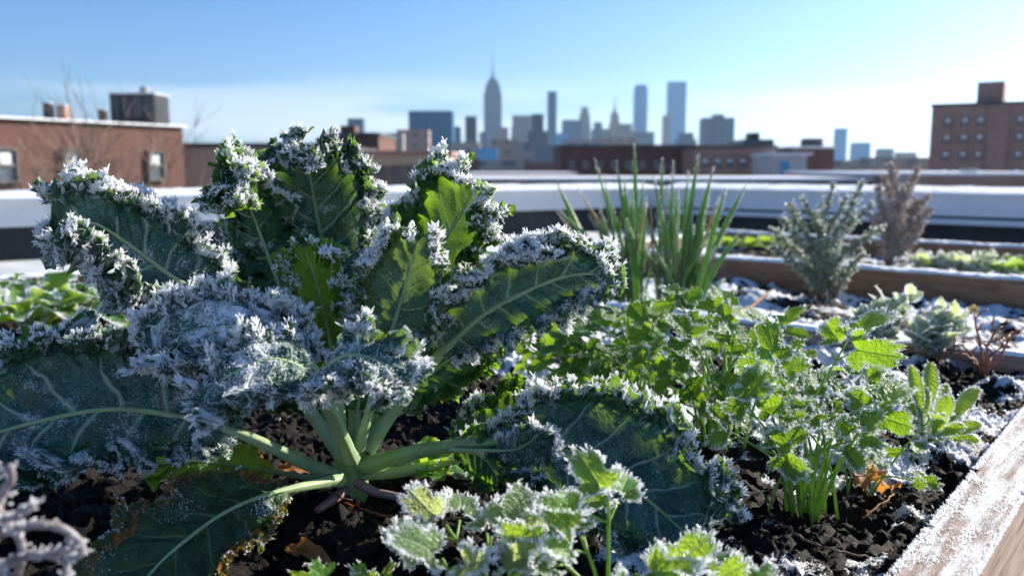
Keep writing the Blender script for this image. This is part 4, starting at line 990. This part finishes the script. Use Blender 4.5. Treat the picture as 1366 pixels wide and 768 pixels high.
def oval(base, d, up, L, W, r, nu=14, nv=7, bend=.3, fold=.2, frost=.2, edge=.4, tip=1.0, ripple=0.0, wfun=None):
    d, n, s = frame_of(d, up); u = np.linspace(0, 1, nu); v = np.linspace(-1, 1, nv)
    w = W*.5*(np.sin(math.pi*np.clip(u, 0, 1)**.8)**.65*.95+.05) if wfun is None else W*.5*wfun(u)
    ang = bend*u; x = np.cumsum(np.cos(ang))*L/nu; z = -np.cumsum(np.sin(ang))*L/nu
    off = r.random()*9
    Y = w[:, None]*v[None]; Z = z[:, None]+fold*np.abs(Y)+ripple*W*np.sin(u*17+off)[:, None]*(v**2)[None]*np.sign(v+.01)[None]
    V = base+x[:, None, None]*d+Y[..., None]*s+Z[..., None]*n
    LF = np.stack([np.broadcast_to(u[:, None], Y.shape), np.broadcast_to(v[None], Y.shape), frost+edge*ss(.5, 1, np.abs(v))[None]+0*Y], -1)
    FL = np.stack([Y+off, np.broadcast_to(u[:, None]*L, Y.shape), 0*Y], -1)
    E = np.concatenate([V[:, 0], V[-1, 1:-1], V[::-1, -1]]); ED = np.concatenate([np.repeat(-s[None], nu, 0), np.repeat(d[None], nv-2, 0), np.repeat(s[None], nu, 0)])
    return V.reshape(-1, 3), [grid_faces(nu, nv)], LF.reshape(-1, 3), FL.reshape(-1, 3), E, ED, n
def crystal_for(E, ED, n, per, lo, hi, spread=.5, rr=(.0004, .0008), up=.35):
    if len(E) > 2:
        q = np.concatenate([[0], np.cumsum(np.linalg.norm(np.diff(E, axis=0), axis=1))]); m = max(int(q[-1]/per), 3)
        x = rng.random(m)*q[-1]; P = np.stack([np.interp(x, q, E[:, k]) for k in range(3)], -1); Dd = np.stack([np.interp(x, q, ED[:, k]) for k in range(3)], -1)
    else: P, Dd = E, ED
    return fan(P, nz(Dd+n*.3+np.array([0, 0, up])), None, 2, lo, hi, spread, rr)
def frond(parent, pts, size, r, mat='parsley', stem='parsley_stem', sr=.0016, groups=3, frost=.2, edge=.35, per=.0012, clen=(.0009, .0024), crr=(.00028, .0005), nseg=42, rings=5, label=None, near=True, tri=False, face=None, lob=3, wide=1.0, split=False):
    """a stem with a divided leaf; leaf is a child of the stem"""
    split_l = []; P = spline(pts, 18); b = MB(); b.tube(P, np.linspace(sr, sr*.6, 18), 7)
    tip = P[-1]; d = nz(P[-1]-P[-3]); leaves = MB(); cr = MB()
    h = np.array((d[0], d[1], 0)); h = nz(h+np.array((r.gauss(0, .3), r.gauss(0, .3), .15)))
    side = nz(np.cross(h, (0, 0, 1)))
    spots = [(tip, nz(d*.6+h*.8), 1.0)]
    if groups >= 3:
        for s in (-1, 1):
            e = nz(side*s*.9+h*.35+d*.35+np.array([0, 0, .1])); sp = P[-3]+e*size*.35
            b.tube(spline([P[-3], P[-3]+e*size*.2, sp], 5), sr*.5, 5); spots.append((sp, e, .82))
    if groups >= 5:
        for s in (-1, 1):
            e = nz(side*s*1.0+h*.1+np.array([0, 0, .25])); sp = P[-8]+e*size*.55
            b.tube(spline([P[-8], P[-8]+e*size*.3, sp], 5), sr*.5, 5); spots.append((sp, e, .8))
    if face is not None:
        n0 = nz(np.array(face, float)+np.array((r.gauss(0, .38), r.gauss(0, .2), r.gauss(0, .25))))
        e0 = d*.7+np.array((r.gauss(0, .3), 0, .5)); e0 = nz(e0-n0*(e0 @ n0)); s0 = np.cross(n0, e0)
        spots = [(tip, e0, 1.0)]+[(tip-d*size*.12, nz(e0*.35+s0*q_), .85) for q_ in (-1, 1)]
        if groups >= 5: spots += [(P[-5], nz(e0*.1+s0*q_+n0*.3), .7) for q_ in (-1, 1)]
    for (p, e, k) in spots:
        sub = [(0, 1.0)] if (k < .99 or not tri) else [(0, 1.0), (-1, .75), (1, .75)]
        for sd, kk in sub:
            ee = nz(e+np.cross(e, (0, 0, 1))*sd*.95); up = np.array((r.gauss(0, .45), r.gauss(-.75, .35), .8))
            if face is not None: up = n0+np.array((r.gauss(0, .2), r.gauss(0, .15), r.gauss(0, .2)))
            V, F, LF, FL, E, ED, n = lobed(p, ee, up, size*k*kk*r.uniform(.85, 1.15), r, nseg, rings, r.uniform(.05, .5), r.uniform(.0, .5), frost+r.uniform(-.1, .15), edge, wide=wide, lob=lob)
            leaves.add(V, F, lf=LF, fl=FL)
            if split: q_ = MB(); q_.add(V, F, lf=LF, fl=FL); split_l.append(q_)
            if per: v, f = crystal_for(E, ED, n, per, *clen, rr=crr); cr.add(v, f)
    so = b.build('stem', M[stem], parent, True)
    if split:
        for q_ in split_l: q_.build('leaf', M[mat], so, True)
    else: leaves.build('leaf', M[mat], so, True)
    if per: c = cr.build('frost', M['frost'], so); c['kind'] = 'stuff'
    return so
def parsley(px, py, tips, label, size=.03, seed=1, group=None, extra=0, more=1, name='parsley_plant', mat='parsley', z=0, **kw):
    r = random.Random(seed); g = G(px, py, z); t = thing(name, tuple(g), label, 'herb', group)
    tips = list(tips)+[(a_+r.gauss(0, 16), b_+r.gauss(22, 16), c_+r.gauss(0, .025), d_*.9) for (a_, b_, c_, d_) in tips for _ in range(more)]
    for (tx, ty, dy, sc) in tips:
        tp = K(tx, ty, g[1]+dy); sc *= r.uniform(.75, 1.1); b0 = g+np.array((r.gauss(0, .016), r.gauss(0, .012), -.004))
        mid = b0*.5+tp*.5+np.array(((b0[0]-tp[0])*.22, (b0[1]-tp[1])*.2, .01))
        frond(t, [b0, mid, tp], size*sc, r, mat=mat, **kw)
    # stems crowd at the foot
    for k in range(extra):
        a = r.uniform(0, 6.28); q = r.uniform(.015, .05); hh = r.uniform(.075, .13)
        tp = g+np.array((math.cos(a)*q*1.4, math.sin(a)*q*1.4, hh)); b0 = g+np.array((math.cos(a)*q*.35, math.sin(a)*q*.35, -.004))
        frond(t, [b0, (b0+tp)/2+np.array((0, 0, .006)), tp], size*r.uniform(.5, .75), r, mat=mat, **{**kw, 'groups': 1})
    return t
PG = 'parsley plants in the near bed'
parsley(1075, 682, [(1035, 490, -.0, 1.1), (1130, 455, .0, 1.25), (1000, 545, -.03, 1.1), (1090, 545, -.04, .9), (1165, 545, -.02, 1.0), (1060, 555, .02, .9), (1150, 500, .05, 1.0),
      (1180, 530, .0, .8), (1030, 600, -.05, .9), (1125, 590, -.03, .9), (975, 575, .0, .9), (1110, 520, .03, .9), (1160, 610, -.01, .8), (1055, 520, .05, 1.0), (1170, 510, .06, .8), (1010, 520, .04, .9)],
      'frosted parsley plant in focus with many upright stems, right of the low kale leaf', .041, 5, PG, 9, 0, sr=.0015, groups=3, frost=.20, face=(-.1, -.6, .8))
parsley(1140, 650, [(1218, 640, -.03, .7), (1160, 590, .02, .7), (1175, 605, .0, .6), (1140, 575, .04, .7)], 'small parsley plant with one leaf lying out toward the wooden board', .030, 6, PG, 2, 0, sr=.0011)
parsley(955, 590, [(905, 400, .1, 1.3), (965, 410, .12, 1.3), (1045, 440, .06, 1.2), (870, 440, .1, 1.2), (930, 460, .0, 1.2), (985, 470, .0, 1.2), (900, 500, -.02, 1.0), (1010, 430, .15, 1.1), (855, 500, .02, 1.0), (950, 515, -.03, 1.0), (1000, 510, .0, 1.0), (925, 430, .15, 1.2), (970, 440, .1, 1.1), (880, 470, .05, 1.2), (1060, 470, .05, .9), (920, 540, -.02, .9), (975, 550, -.02, .8), (890, 535, .0, .8)],
      'bright green parsley plant with tall shoots between the low kale leaf and the chives', .044, 7, PG, 6, 0, face=(0, -.6, .8), groups=3, sr=.0018, frost=.1, per=.0028, nseg=30, rings=4)
parsley(850, 540, [(790, 430, .05, 1.3), (760, 450, .03, 1.2), (830, 440, .1, 1.3), (805, 470, .0, 1.1), (860, 450, .05, 1.2), (740, 470, .05, 1.1), (845, 480, .0, 1.1), (775, 490, .0, 1.0), (820, 500, -.02, 1.0), (885, 490, .02, 1.0), (740, 440, .1, 1.2), (715, 460, .1, 1.0), (870, 410, .12, 1.1)],
      'soft green parsley plant under the right frosted kale leaf', .046, 8, PG, 4, 1, face=(0, -.6, .8), groups=3, sr=.0018, frost=.05, per=.004, nseg=26, rings=3)
# foreground herbs, out of focus
FG = 'blurred frosted herbs in the foreground'
def fherb(px, Y, tips, label, size, seed, **kw):
    r = random.Random(seed); g = np.array((base_x(px, Y), Y, -.012)); t = thing('foreground_herb', tuple(g), label, 'herb', FG)
    for (tx, ty, dy, sc) in tips:
        tp = K(tx, ty, Y+dy); b0 = g+np.array((r.gauss(0, .012), r.gauss(0, .008), 0)); 
        frond(t, [b0, b0*.4+tp*.6+np.array(((b0[0]-tp[0])*.2, 0, .006)), tp], size*sc, r, sr=.0018, **{**dict(mat='lettuce', frost=.15, edge=.5, per=.0015, clen=(.0014, .0040), crr=(.0004, .0008), groups=3, wide=.9, split=True), **kw})
    return t
fherb(810, .50, [(775, 715, 0, 1.0), (812, 668, .01, 1.35), (735, 735, .0, 1.0), (850, 765, -.01, 1.1)], 'frosted lime green herb nearest the lens, one leaf standing tall at the bottom', .036, 31)
fherb(640, .52, [(595, 700, 0, 1.2), (655, 715, .0, 1.1), (700, 725, .0, 1.1), (590, 745, -.02, 1.1), (665, 760, -.02, 1.0)], 'frosted grey green herb at the bottom, left of the tall lime leaf', .038, 32, mat='sage', frost=.15)
fherb(920, .50, [(885, 765, 0, 1.0), (940, 780, 0, 1.0), (985, 790, .0, 1.0)], 'low frosted herb at the bottom edge, right of the tall lime leaf', .034, 33)
fherb(475, .53, [(440, 775, 0, .9), (495, 785, 0, .9)], 'small blurred green sprout at the bottom edge under the kale stem', .028, 34, frost=.0, edge=.1, per=.008)
fherb(1050, .50, [(1050, 795, 0, .9)], 'single frosted leaf tip poking in at the bottom, farthest right of the herbs', .030, 35)
fherb(700, .56, [(725, 675, 0, .8), (768, 672, .02, .9)], 'frosted sprout against the lower side of the low kale leaf', .032, 36)
# rosette by the board
r = random.Random(41); g = G(1235, 585, 0)
t = thing('leaf_rosette', tuple(g), 'low rosette of spoon shaped frosty leaves close to the wooden board', 'plant')
for i, (tx, ty, dy, W_) in enumerate([(1225, 492, .01, .018), (1265, 530, .0, .018), (1205, 520, .02, .016), (1240, 515, .03, .015), (1285, 545, .02, .016), (1200, 555, -.01, .015), (1310, 575, -.02, .019), (1300, 600, -.03, .018), (1260, 560, -.02, .015), (1215, 535, .03, .016), (1250, 600, -.04, .015), (1185, 500, .06, .016), (1270, 515, .05, .014), (1300, 520, .03, .017), (1245, 485, .04, .017), (1190, 575, -.03, .017), (1285, 580, -.03, .018), (1225, 610, -.05, .017)]):
    tp = K(tx, ty, g[1]+dy); d = tp-g; L_ = np.linalg.norm(d)*1.08
    wf = lambda u: (.25+.75*ss(.25, .7, u))*np.sqrt(np.clip(1-np.clip((u-.72)/.29, 0, 1)**2, .02, 1))
    V, F, LF, FL, E, ED, n = oval(g+np.array((r.gauss(0, .004), r.gauss(0, .004), -.003)), d+np.array((0, 0, .02)), (-(d[0])*.5, -.6-d[1]*.5, 1), L_, W_, r, 18, 7, .35, .3, .15, .5, wfun=wf)
    lo = mesh_np('leaf', V, F, M['lettuce'], t, {'lf': LF, 'fl': FL})
    v, f = crystal_for(E, ED, n, .0010, .0010, .0030); c = mesh_np('frost', v, f, M['frost'], lo, smooth=False); c['kind'] = 'stuff'
# small sage bushes behind the front rail
def bush(px, py, z, tips, label, name='sage_plant', mat='sage', lsz=(.034, .020), seed=3, stemm='twig', nleaf=26, frost=.5, cat='herb', group=None, per=.004, sr=.0016, tiplight=False):
    r = random.Random(seed); g = G(px, py, z); t = thing(name, tuple(g), label, cat, group)
    for (tx, ty, dy) in tips:
        tp = K(tx, ty, g[1]+dy); b0 = g+np.array((r.gauss(0, .01), r.gauss(0, .01), -.005)); P = spline([b0, b0*.45+tp*.55+np.array((r.gauss(0, .006), 0, .01)), tp], 16)
        b = MB(); b.tube(P, np.linspace(sr, sr*.5, 16), 6); so = b.build('stem', M[stemm], t, True)
        lv = MB(); cr = MB()
        for k in range(nleaf):
            f_ = .25+.75*k/(nleaf-1); i = int(f_*15); a = k*2.4+r.random(); p = P[i]; td = nz(P[i]-P[max(i-1, 0)]) if i else np.array((0, 0, 1.))
            e = nz(np.array((math.cos(a), math.sin(a), .45+.9*f_**2))+td*.4); 
            V, F, LF, FL, E, ED, n = oval(p, e, (r.gauss(0, .3), r.gauss(0, .3), 1), lsz[0]*r.uniform(.7, 1.2), lsz[1]*r.uniform(.8, 1.2), r, 8, 5, .4, .2, frost, .4)
            lv.add(V, F, lf=LF, fl=FL)
            if per: v, f = crystal_for(E, ED, n, per, .001, .003); cr.add(v, f)
        lo = lv.build('leaves', M[mat], so, True)
        if per: c = cr.build('frost', M['frost'], so); c['kind'] = 'stuff'
    return t
bush(1160, 478, 0, [(1150, 420, 0), (1180, 405, .02), (1205, 425, 0), (1130, 440, 0), (1215, 400, .03), (1170, 440, -.03), (1145, 455, -.03)], 'pale frosted sage bush just in front of the near bed rim, left one of two', seed=3, group='small frosted sage bushes')
bush(1250, 480, 0, [(1235, 440, 0), (1275, 430, .02), (1255, 415, .03), (1290, 445, 0), (1220, 455, -.02), (1265, 455, -.02)], 'pale frosted sage bush next to the red twigs, right one of two', seed=4, group='small frosted sage bushes')
# red twigs
r = random.Random(9); g = G(1312, 500, 0); t = thing('red_stemmed_plant', tuple(g), 'leafless plant with reddish stems rising beside the near bed rim', 'plant')
for i, pts in enumerate([[(1308, 462), (1303, 440), (1300, 418)], [(1318, 465), (1328, 440), (1322, 430)], [(1330, 480), (1345, 455), (1352, 445)], [(1295, 478), (1270, 470), (1250, 480)], [(1300, 480), (1285, 462), (1268, 462)], [(1325, 470), (1340, 462), (1330, 450)]]):
    P = spline([g]+[K(a, b_, g[1]+.01*i-.02) for a, b_ in pts], 16)+rng.normal(size=(16, 3))*.001
    b = MB(); b.tube(P, np.linspace(.0026, .0013, 16), 7)
    for k in (8, 11, 14): q = P[k]+np.array((r.gauss(0, .016), r.gauss(0, .01), .014)); b.tube([P[k], (P[k]+q)/2+np.array((0, 0, .003)), q], [.0014, .0011, .0009], 6)
    so = b.build('stem', M['red_twig'], t, True)
    if i == 0:
        lv = MB()
        for a in (-1, 0, 1): V, F, LF, FL, E, ED, n = lobed(P[-1], np.array((a*.6, 0, 1)), (0, -1, .2), .014, r); lv.add(V, F, lf=LF, fl=FL)
        lv.build('leaf', M['chive_dry'], so, True)
# chives
def chives(px, py, blades, label, seed, dry=3):
    r = random.Random(seed); g = G(px, py, -.04); t = thing('chive_clump', tuple(g), label, 'chives', 'chive clumps')
    blades = list(blades)+[(a_+r.gauss(0, 6), b_+r.gauss(0, 12), c_+r.uniform(15, 90), d_*.8) for (a_, b_, c_, d_) in blades[1:]]
    for i, (bx_, tx, ty, w_) in enumerate(blades):
        b0 = np.array((K(bx_, py, g[1])[0], g[1]+r.gauss(0, .03), -.05)); tp = K(tx, ty, g[1]+r.gauss(0, .05))
        mid = b0*.5+tp*.5+np.array(((b0[0]-tp[0])*.12+r.gauss(0, .006), 0, .01))
        P = spline([b0, mid, tp], 26); k = np.linspace(0, 1, 26)
        rad = 1.25*w_*(.75+.35*np.sin(k*2.4))*np.clip((1-k)*4.5, .12, 1)**.8
        m = MB(); V, F = tube_vf(P, rad, 8, .6); m.add(V, F); o = m.build('blade', M['chive_dry' if i < dry else 'chive'], t, True)
        n = 260; q = rng.random(n)**.6; fi = q*24.99; ii = fi.astype(int); fr_ = (fi-ii)[:, None]; a = rng.random(n)*6.28
        off = np.stack([np.cos(a), np.sin(a)*.6, a*0], -1)*rad[ii][:, None]
        pr = P[ii]*(1-fr_)+P[np.minimum(ii+1, 25)]*fr_+off; v, f = spikes(pr, off*300+np.array([.3, 0, .4])+rng.normal(size=(n, 3))*.4, .001+.003*rng.random(n)*(q > .85)+.0015*rng.random(n), .0005+.0005*rng.random(n), 3)
        c = mesh_np('frost', v, f, M['frost'], o, smooth=False); c['kind'] = 'stuff'
chives(838, 415, [(850, 770, 250, .004), (836, 862, 262, .0035), (825, 742, 282, .004), (818, 742, 243, .0062), (822, 793, 210, .004), (828, 806, 232, .005), (838, 822, 214, .005), (845, 846, 192, .0065), (832, 833, 238, .005), (842, 812, 262, .0055), (850, 858, 236, .005), (826, 800, 275, .006), (835, 785, 285, .005), (846, 836, 290, .006), (855, 862, 270, .005)],
       'left chive clump, its long blades leaning left over the kale', 3)
chives(900, 425, [(880, 868, 255, .004), (920, 960, 262, .004), (905, 880, 268, .0035), (884, 884, 210, .005), (890, 872, 235, .005), (900, 890, 248, .0055), (905, 932, 205, .0065), (912, 952, 222, .0062), (915, 968, 250, .006), (925, 996, 244, .0062), (898, 905, 250, .005), (908, 918, 228, .0055), (895, 880, 290, .005), (922, 975, 290, .0055), (915, 940, 280, .006), (888, 866, 300, .005), (902, 925, 300, .006), (893, 898, 214, .0035)],
       'right chive clump, its long blades leaning right toward the rosemary', 4)
# rosemary and dry shrub
def needles(name, px, py, z, tips, label, mat, seed, cat, nl=.022, nn=130, wd=.0022, frostn=150, lean=1.0):
    r = random.Random(seed); g = G(px, py, z); t = thing(name, tuple(g), label, cat)
    for (tx, ty, dy) in tips:
        tp = K(tx, ty, g[1]+dy); b0 = g+np.array((r.gauss(0, .02), r.gauss(0, .02), -.005)); P = spline([b0, b0*.5+tp*.5+np.array(((b0[0]-tp[0])*.25, 0, 0)), tp], 30)
        b = MB(); b.tube(P, np.linspace(.0035, .0015, 30), 6); so = b.build('branch', M['twig'], t, True)
        n = nn; k = .12+.88*rng.random(n)**.85; ii = np.clip((k*29).astype(int), 0, 29); T_ = frames(P)[0][ii]; D_ = nz(T_*.75+rng.normal(size=(n, 3))*.55*lean)
        L_ = nl*(.6+.6*rng.random(n))*(1.1-.45*k)
        V, F = spikes(P[ii], D_, L_, wd*(.7+.5*rng.random(n)), 4); fo = mesh_np('needles', V, F, M[mat], so, smooth=False)
        # frost along the needles
        m = frostn; j = rng.integers(0, n, m); P2 = P[ii][j]+D_[j]*(L_[j]*rng.random(m))[:, None]
        V, F = spikes(P2, rng.normal(size=(m, 3))+np.array([.4, 0, .7]), .003+.004*rng.random(m), .001+.0012*rng.random(m), 3)
        c = mesh_np('frost', V, F, M['frost'], so, smooth=False); c['kind'] = 'stuff'
    return t
r = random.Random(2)
rt = [(1112, 248, .02), (1150, 244, .0), (1052, 272, .0), (1042, 290, .02), (1072, 265, -.02), (1095, 270, .05), (1130, 262, .04), (1164, 272, .03), (1060, 310, -.05), (1140, 290, -.04), (1120, 300, -.06), (1030, 330, .0), (1165, 310, .0), (1085, 285, -.04), (1048, 345, -.04), (1150, 340, -.04), (1105, 320, -.08), (1180, 300, .05), (1030, 305, .05)]
needles('rosemary_bush', 1092, 398, -.04, rt, 'frosted green rosemary bush standing in the snowy middle bed', 'rosemary', 5, 'shrub', .030, 170, .0034, 900, .8)
dt = [(1187, 218, 0), (1225, 222, .02), (1205, 250, .04), (1172, 250, .0), (1242, 280, .0), (1240, 260, .04), (1185, 270, -.04), (1215, 245, -.03), (1165, 290, .02), (1230, 300, -.04), (1200, 290, -.06), (1210, 275, .08), (1178, 235, .06), (1222, 265, .06)]
needles('dry_shrub', 1195, 354, -.03, dt, 'dry brown frosted shrub in the back bed, right of the rosemary', 'dry_herb', 6, 'shrub', .036, 240, .0050, 420, 1.4)
# lettuces in the back bed and low greens
def lettuce(px, py, z, R_, n, label, seed, mat='lettuce', frost=.3, edge=.3, group=None, name='lettuce', per=.006, flat=.9, sc=1.0, rip=.12):
    r = random.Random(seed); g = G(px, py, z); t = thing(name, tuple(g), label, 'lettuce' if name == 'lettuce' else 'plant', group)
    for k in range(n):
        a = k*2.4+r.uniform(-.3, .3); q = k/n; el = (1-q)*flat*.5+q*1.6
        d = np.array((math.cos(a), math.sin(a), el)); L_ = R_*r.uniform(.8, 1.1)*(1-.35*q)
        V, F, LF, FL, E, ED, nn_ = oval(g+np.array((0, 0, .002+.01*q)), d, (-math.cos(a)*.5, -math.sin(a)*.5, 1), L_, L_*.75*sc, r, 16, 11, .9-.5*q, .12, frost+r.uniform(-.15, .15), edge, ripple=rip)
        lo = mesh_np('leaf', V, F, M[mat], t, {'lf': LF, 'fl': FL})
        if per: v, f = crystal_for(E, ED, nn_, per, .0015, .005, rr=(.0008, .0015)); c = mesh_np('frost', v, f, M['frost'], lo, smooth=False); c['kind'] = 'stuff'
LG = 'frosted lettuces in the back bed'
lettuce(1236, 363, -.02, .12, 13, 'frosted lettuce in the back bed, nearest the dry brown shrub', 1, 'sage', .45, group=LG)
lettuce(1290, 366, -.02, .14, 14, 'frosted lettuce in the back bed, the middle one of three', 2, 'sage', .45, group=LG)
lettuce(1350, 370, -.02, .13, 12, 'frosted lettuce in the back bed, at the right edge', 3, 'lettuce', .35, group=LG)
LG2 = 'small green seedlings beyond the chives'
for i, (px, py) in enumerate(((945, 332), (972, 330), (1000, 331), (1022, 328))):
    lettuce(px, py, 0, .075, 9, 'small green seedling beyond the chives, '+['first', 'second', 'third', 'fourth'][i]+' from the left', 10+i, 'lettuce', .1, .1, LG2, 'seedling', per=.02)
# left middle greens
LG3 = 'leafy greens behind the kale on the left'
lettuce(52, 440, 0, .20, 12, 'large leafy green with a white frosted folded leaf at the left edge', 21, 'lettuce', .30, .45, LG3, 'leafy_green', .003, 1.3, .8, .16)
lettuce(-30, 425, 0, .17, 10, 'frosted lime green plant cut by the left edge', 22, 'lettuce', .2, .5, LG3, 'leafy_green', .003, 1.4, .8, .16)
lettuce(168, 425, 0, .12, 11, 'small yellow green plant under the arching kale leaf', 23, 'lettuce', .0, .3, LG3, 'leafy_green', .006, 1.2)
lettuce(218, 432, 0, .11, 10, 'dark green plant between the small yellow green one and the kale', 24, 'parsley', .0, .1, LG3, 'leafy_green', .02, 1.2)
lettuce(118, 470, 0, .10, 8, 'low green sprout behind the frilly left kale leaf', 25, 'parsley', .1, .2, LG3, 'leafy_green', .01)
lettuce(575, 640, 0, .055, 8, 'small yellow green sprout beside the kale stem on the soil', 26, 'lettuce', -.1, .1, LG3, 'leafy_green', .02)
# dead leaves and twigs on the soil
r = random.Random(12)
spots = [(330, 625), (350, 612), (315, 640), (305, 610), (370, 628), (20, 470), (60, 480), (10, 520), (190, 440), (230, 450), (1165, 640), (1190, 655), (1150, 655), (720, 655), (700, 660), (745, 670), (690, 560), (655, 610), (540, 700), (380, 735), (120, 700), (90, 450), (140, 460)]
for i, (px, py) in enumerate(spots):
    g = G(px, py, .004); sc = .04 if i not in (5, 6, 7) else .085
    a = r.uniform(0, 6.28)
    V, F, LF, FL, E, ED, n = oval(g, (math.cos(a), math.sin(a), r.uniform(.0, .5)), (r.gauss(0, .5), -.4, 1), sc*r.uniform(.8, 1.3), sc*r.uniform(.35, .55), r, 14, 7, r.uniform(.5, 1.8), .5, 0, 0, ripple=.2)
    o = mesh_np('dead_leaf', V, F, M['deadleaf'], None); o.location = (0, 0, 0)
    tag(o, 'curled orange brown dead leaf lying on the dark soil', 'dead leaf', 'dead leaves on the soil')
for i, (pts, rad) in enumerate((([(600, 690), (520, 688), (460, 670)], .0014), ([(1040, 700), (1100, 730), (1160, 742)], .0014), ([(1150, 690), (1190, 660), (1180, 640), (1150, 628)], .0011), ([(350, 640), (420, 650), (470, 668)], .0012), ([(930, 420), (990, 415), (1030, 385)], .004), ([(250, 470), (320, 455), (380, 470)], .003))):
    P = spline([G(a, b_, .004+.006*(k % 2)) for k, (a, b_) in enumerate(pts)], 20)+rng.normal(size=(20, 3))*.0008
    b = MB(); b.tube(P, np.linspace(rad, rad*.6, 20), 6); o = b.build('root_strand' if i < 4 else 'dry_twig', M['twig' if i % 2 else 'deadleaf'], None, True)
    tag(o, 'thin dry root strand lying on the soil' if i < 4 else 'dry twig lying on the ground, thicker than the root strands', 'root' if i < 4 else 'twig', 'thin root strands on the soil' if i < 4 else 'dry twigs on the ground')
# blurred frosted tendrils, lower left corner
Yf = .36
t = thing('frosted_tendril_plant', tuple(np.array((base_x(30, Yf), Yf, 0))), 'blurred pale frosted tendrils very close to the lens in the lower left corner', 'plant')
for pts, rad in (([(-40, 800), (-10, 700), (5, 655), (15, 640), (12, 620)], .0042), ([(-30, 790), (20, 745), (70, 738), (110, 725)], .0042), ([(-20, 720), (40, 700), (85, 705), (110, 730), (95, 745), (60, 740)], .0036), ([(-30, 690), (20, 690), (50, 670)], .0030), ([(60, 800), (85, 780), (90, 740)], .0034), ([(-20, 660), (5, 690), (30, 730), (20, 780)], .0034)):
    P = spline([K(a, b_, Yf+.01*r.random()) for a, b_ in pts], 30); b = MB(); rad = rad*.62; b.tube(P, np.linspace(rad, rad*.7, 30), 9); so = b.build('stem', M['dark_frost_twig'], t, True)
    n = 60; ii = rng.integers(0, 30, n); dd = nz(rng.normal(size=(n, 3))+np.array([.2, 0, .5])); v, f = spikes(P[ii]+dd*rad*.8+rng.normal(size=(n, 3))*.001, dd, .0012+.002*rng.random(n), .0006+.0005*rng.random(n), 4)
    c = mesh_np('frost', v, f, M['frost'], so, smooth=False); c['kind'] = 'stuff'
# ------------------------------------------------------------------ light
w = bpy.data.worlds.new('World'); S.world = w; w.use_nodes = True
nt = NT(w.node_tree); w.node_tree.nodes.clear()
SUN_AZ, SUN_EL = R(59), R(25)
sky = nt('TexSky', {'sky_type': 'NISHITA', 'sun_disc': False, 'sun_elevation': SUN_EL, 'sun_rotation': SUN_AZ, 'air_density': .8, 'dust_density': .3, 'ozone_density': 3.0, 'altitude': 50.0})
g = nt('TexCoord', out=0)
mp = nt('Mapping', None, Vector=g, Scale=(1.2, 1.2, 9.0))
sky = nt('HueSaturation', None, Saturation=1.18, Color=sky)
sky = nt('VectorMath', {'operation': 'MULTIPLY'}, i0=sky, i1=(.92, .965, 1.05))
n = nt.noise(mp, 1.6, 5.0, .55)
z = nt('SeparateXYZ', None, i0=g, out=2)
band = nt.math('MULTIPLY', nt.ramp(z, .0, .04), nt.math('SUBTRACT', 1.0, nt.ramp(z, .05, .12)))
cl = nt.math('MULTIPLY', nt.ramp(n, .44, .62), band)
col = nt.mix(nt.math('MULTIPLY', cl, .55), sky, (9.0, 9.6, 10.4))
bg = nt('Background', None, Color=col, Strength=.075)
o = nt.n.new('ShaderNodeOutputWorld'); nt.l.new(bg, o.inputs[0])
sd = bpy.data.lights.new('sun', 'SUN'); sd.energy = 5.0; sd.angle = R(.55); sd.color = (1, .91, .77)
so = bpy.data.objects.new('sun', sd); COL.objects.link(so)
dv = Vector((math.sin(SUN_AZ)*math.cos(SUN_EL), math.cos(SUN_AZ)*math.cos(SUN_EL), math.sin(SUN_EL)))
so.rotation_euler = dv.to_track_quat('Z', 'Y').to_euler(); so.location = (6, 8, 5)
vs = S.view_settings; vs.view_transform = 'Standard'; vs.look = 'None'; vs.gamma = 1; vs.use_curve_mapping = False; vs.exposure = 1.2
S.render.engine = 'CYCLES'
S.cycles.max_bounces = 8; S.cycles.transmission_bounces = 4; S.cycles.diffuse_bounces = 4
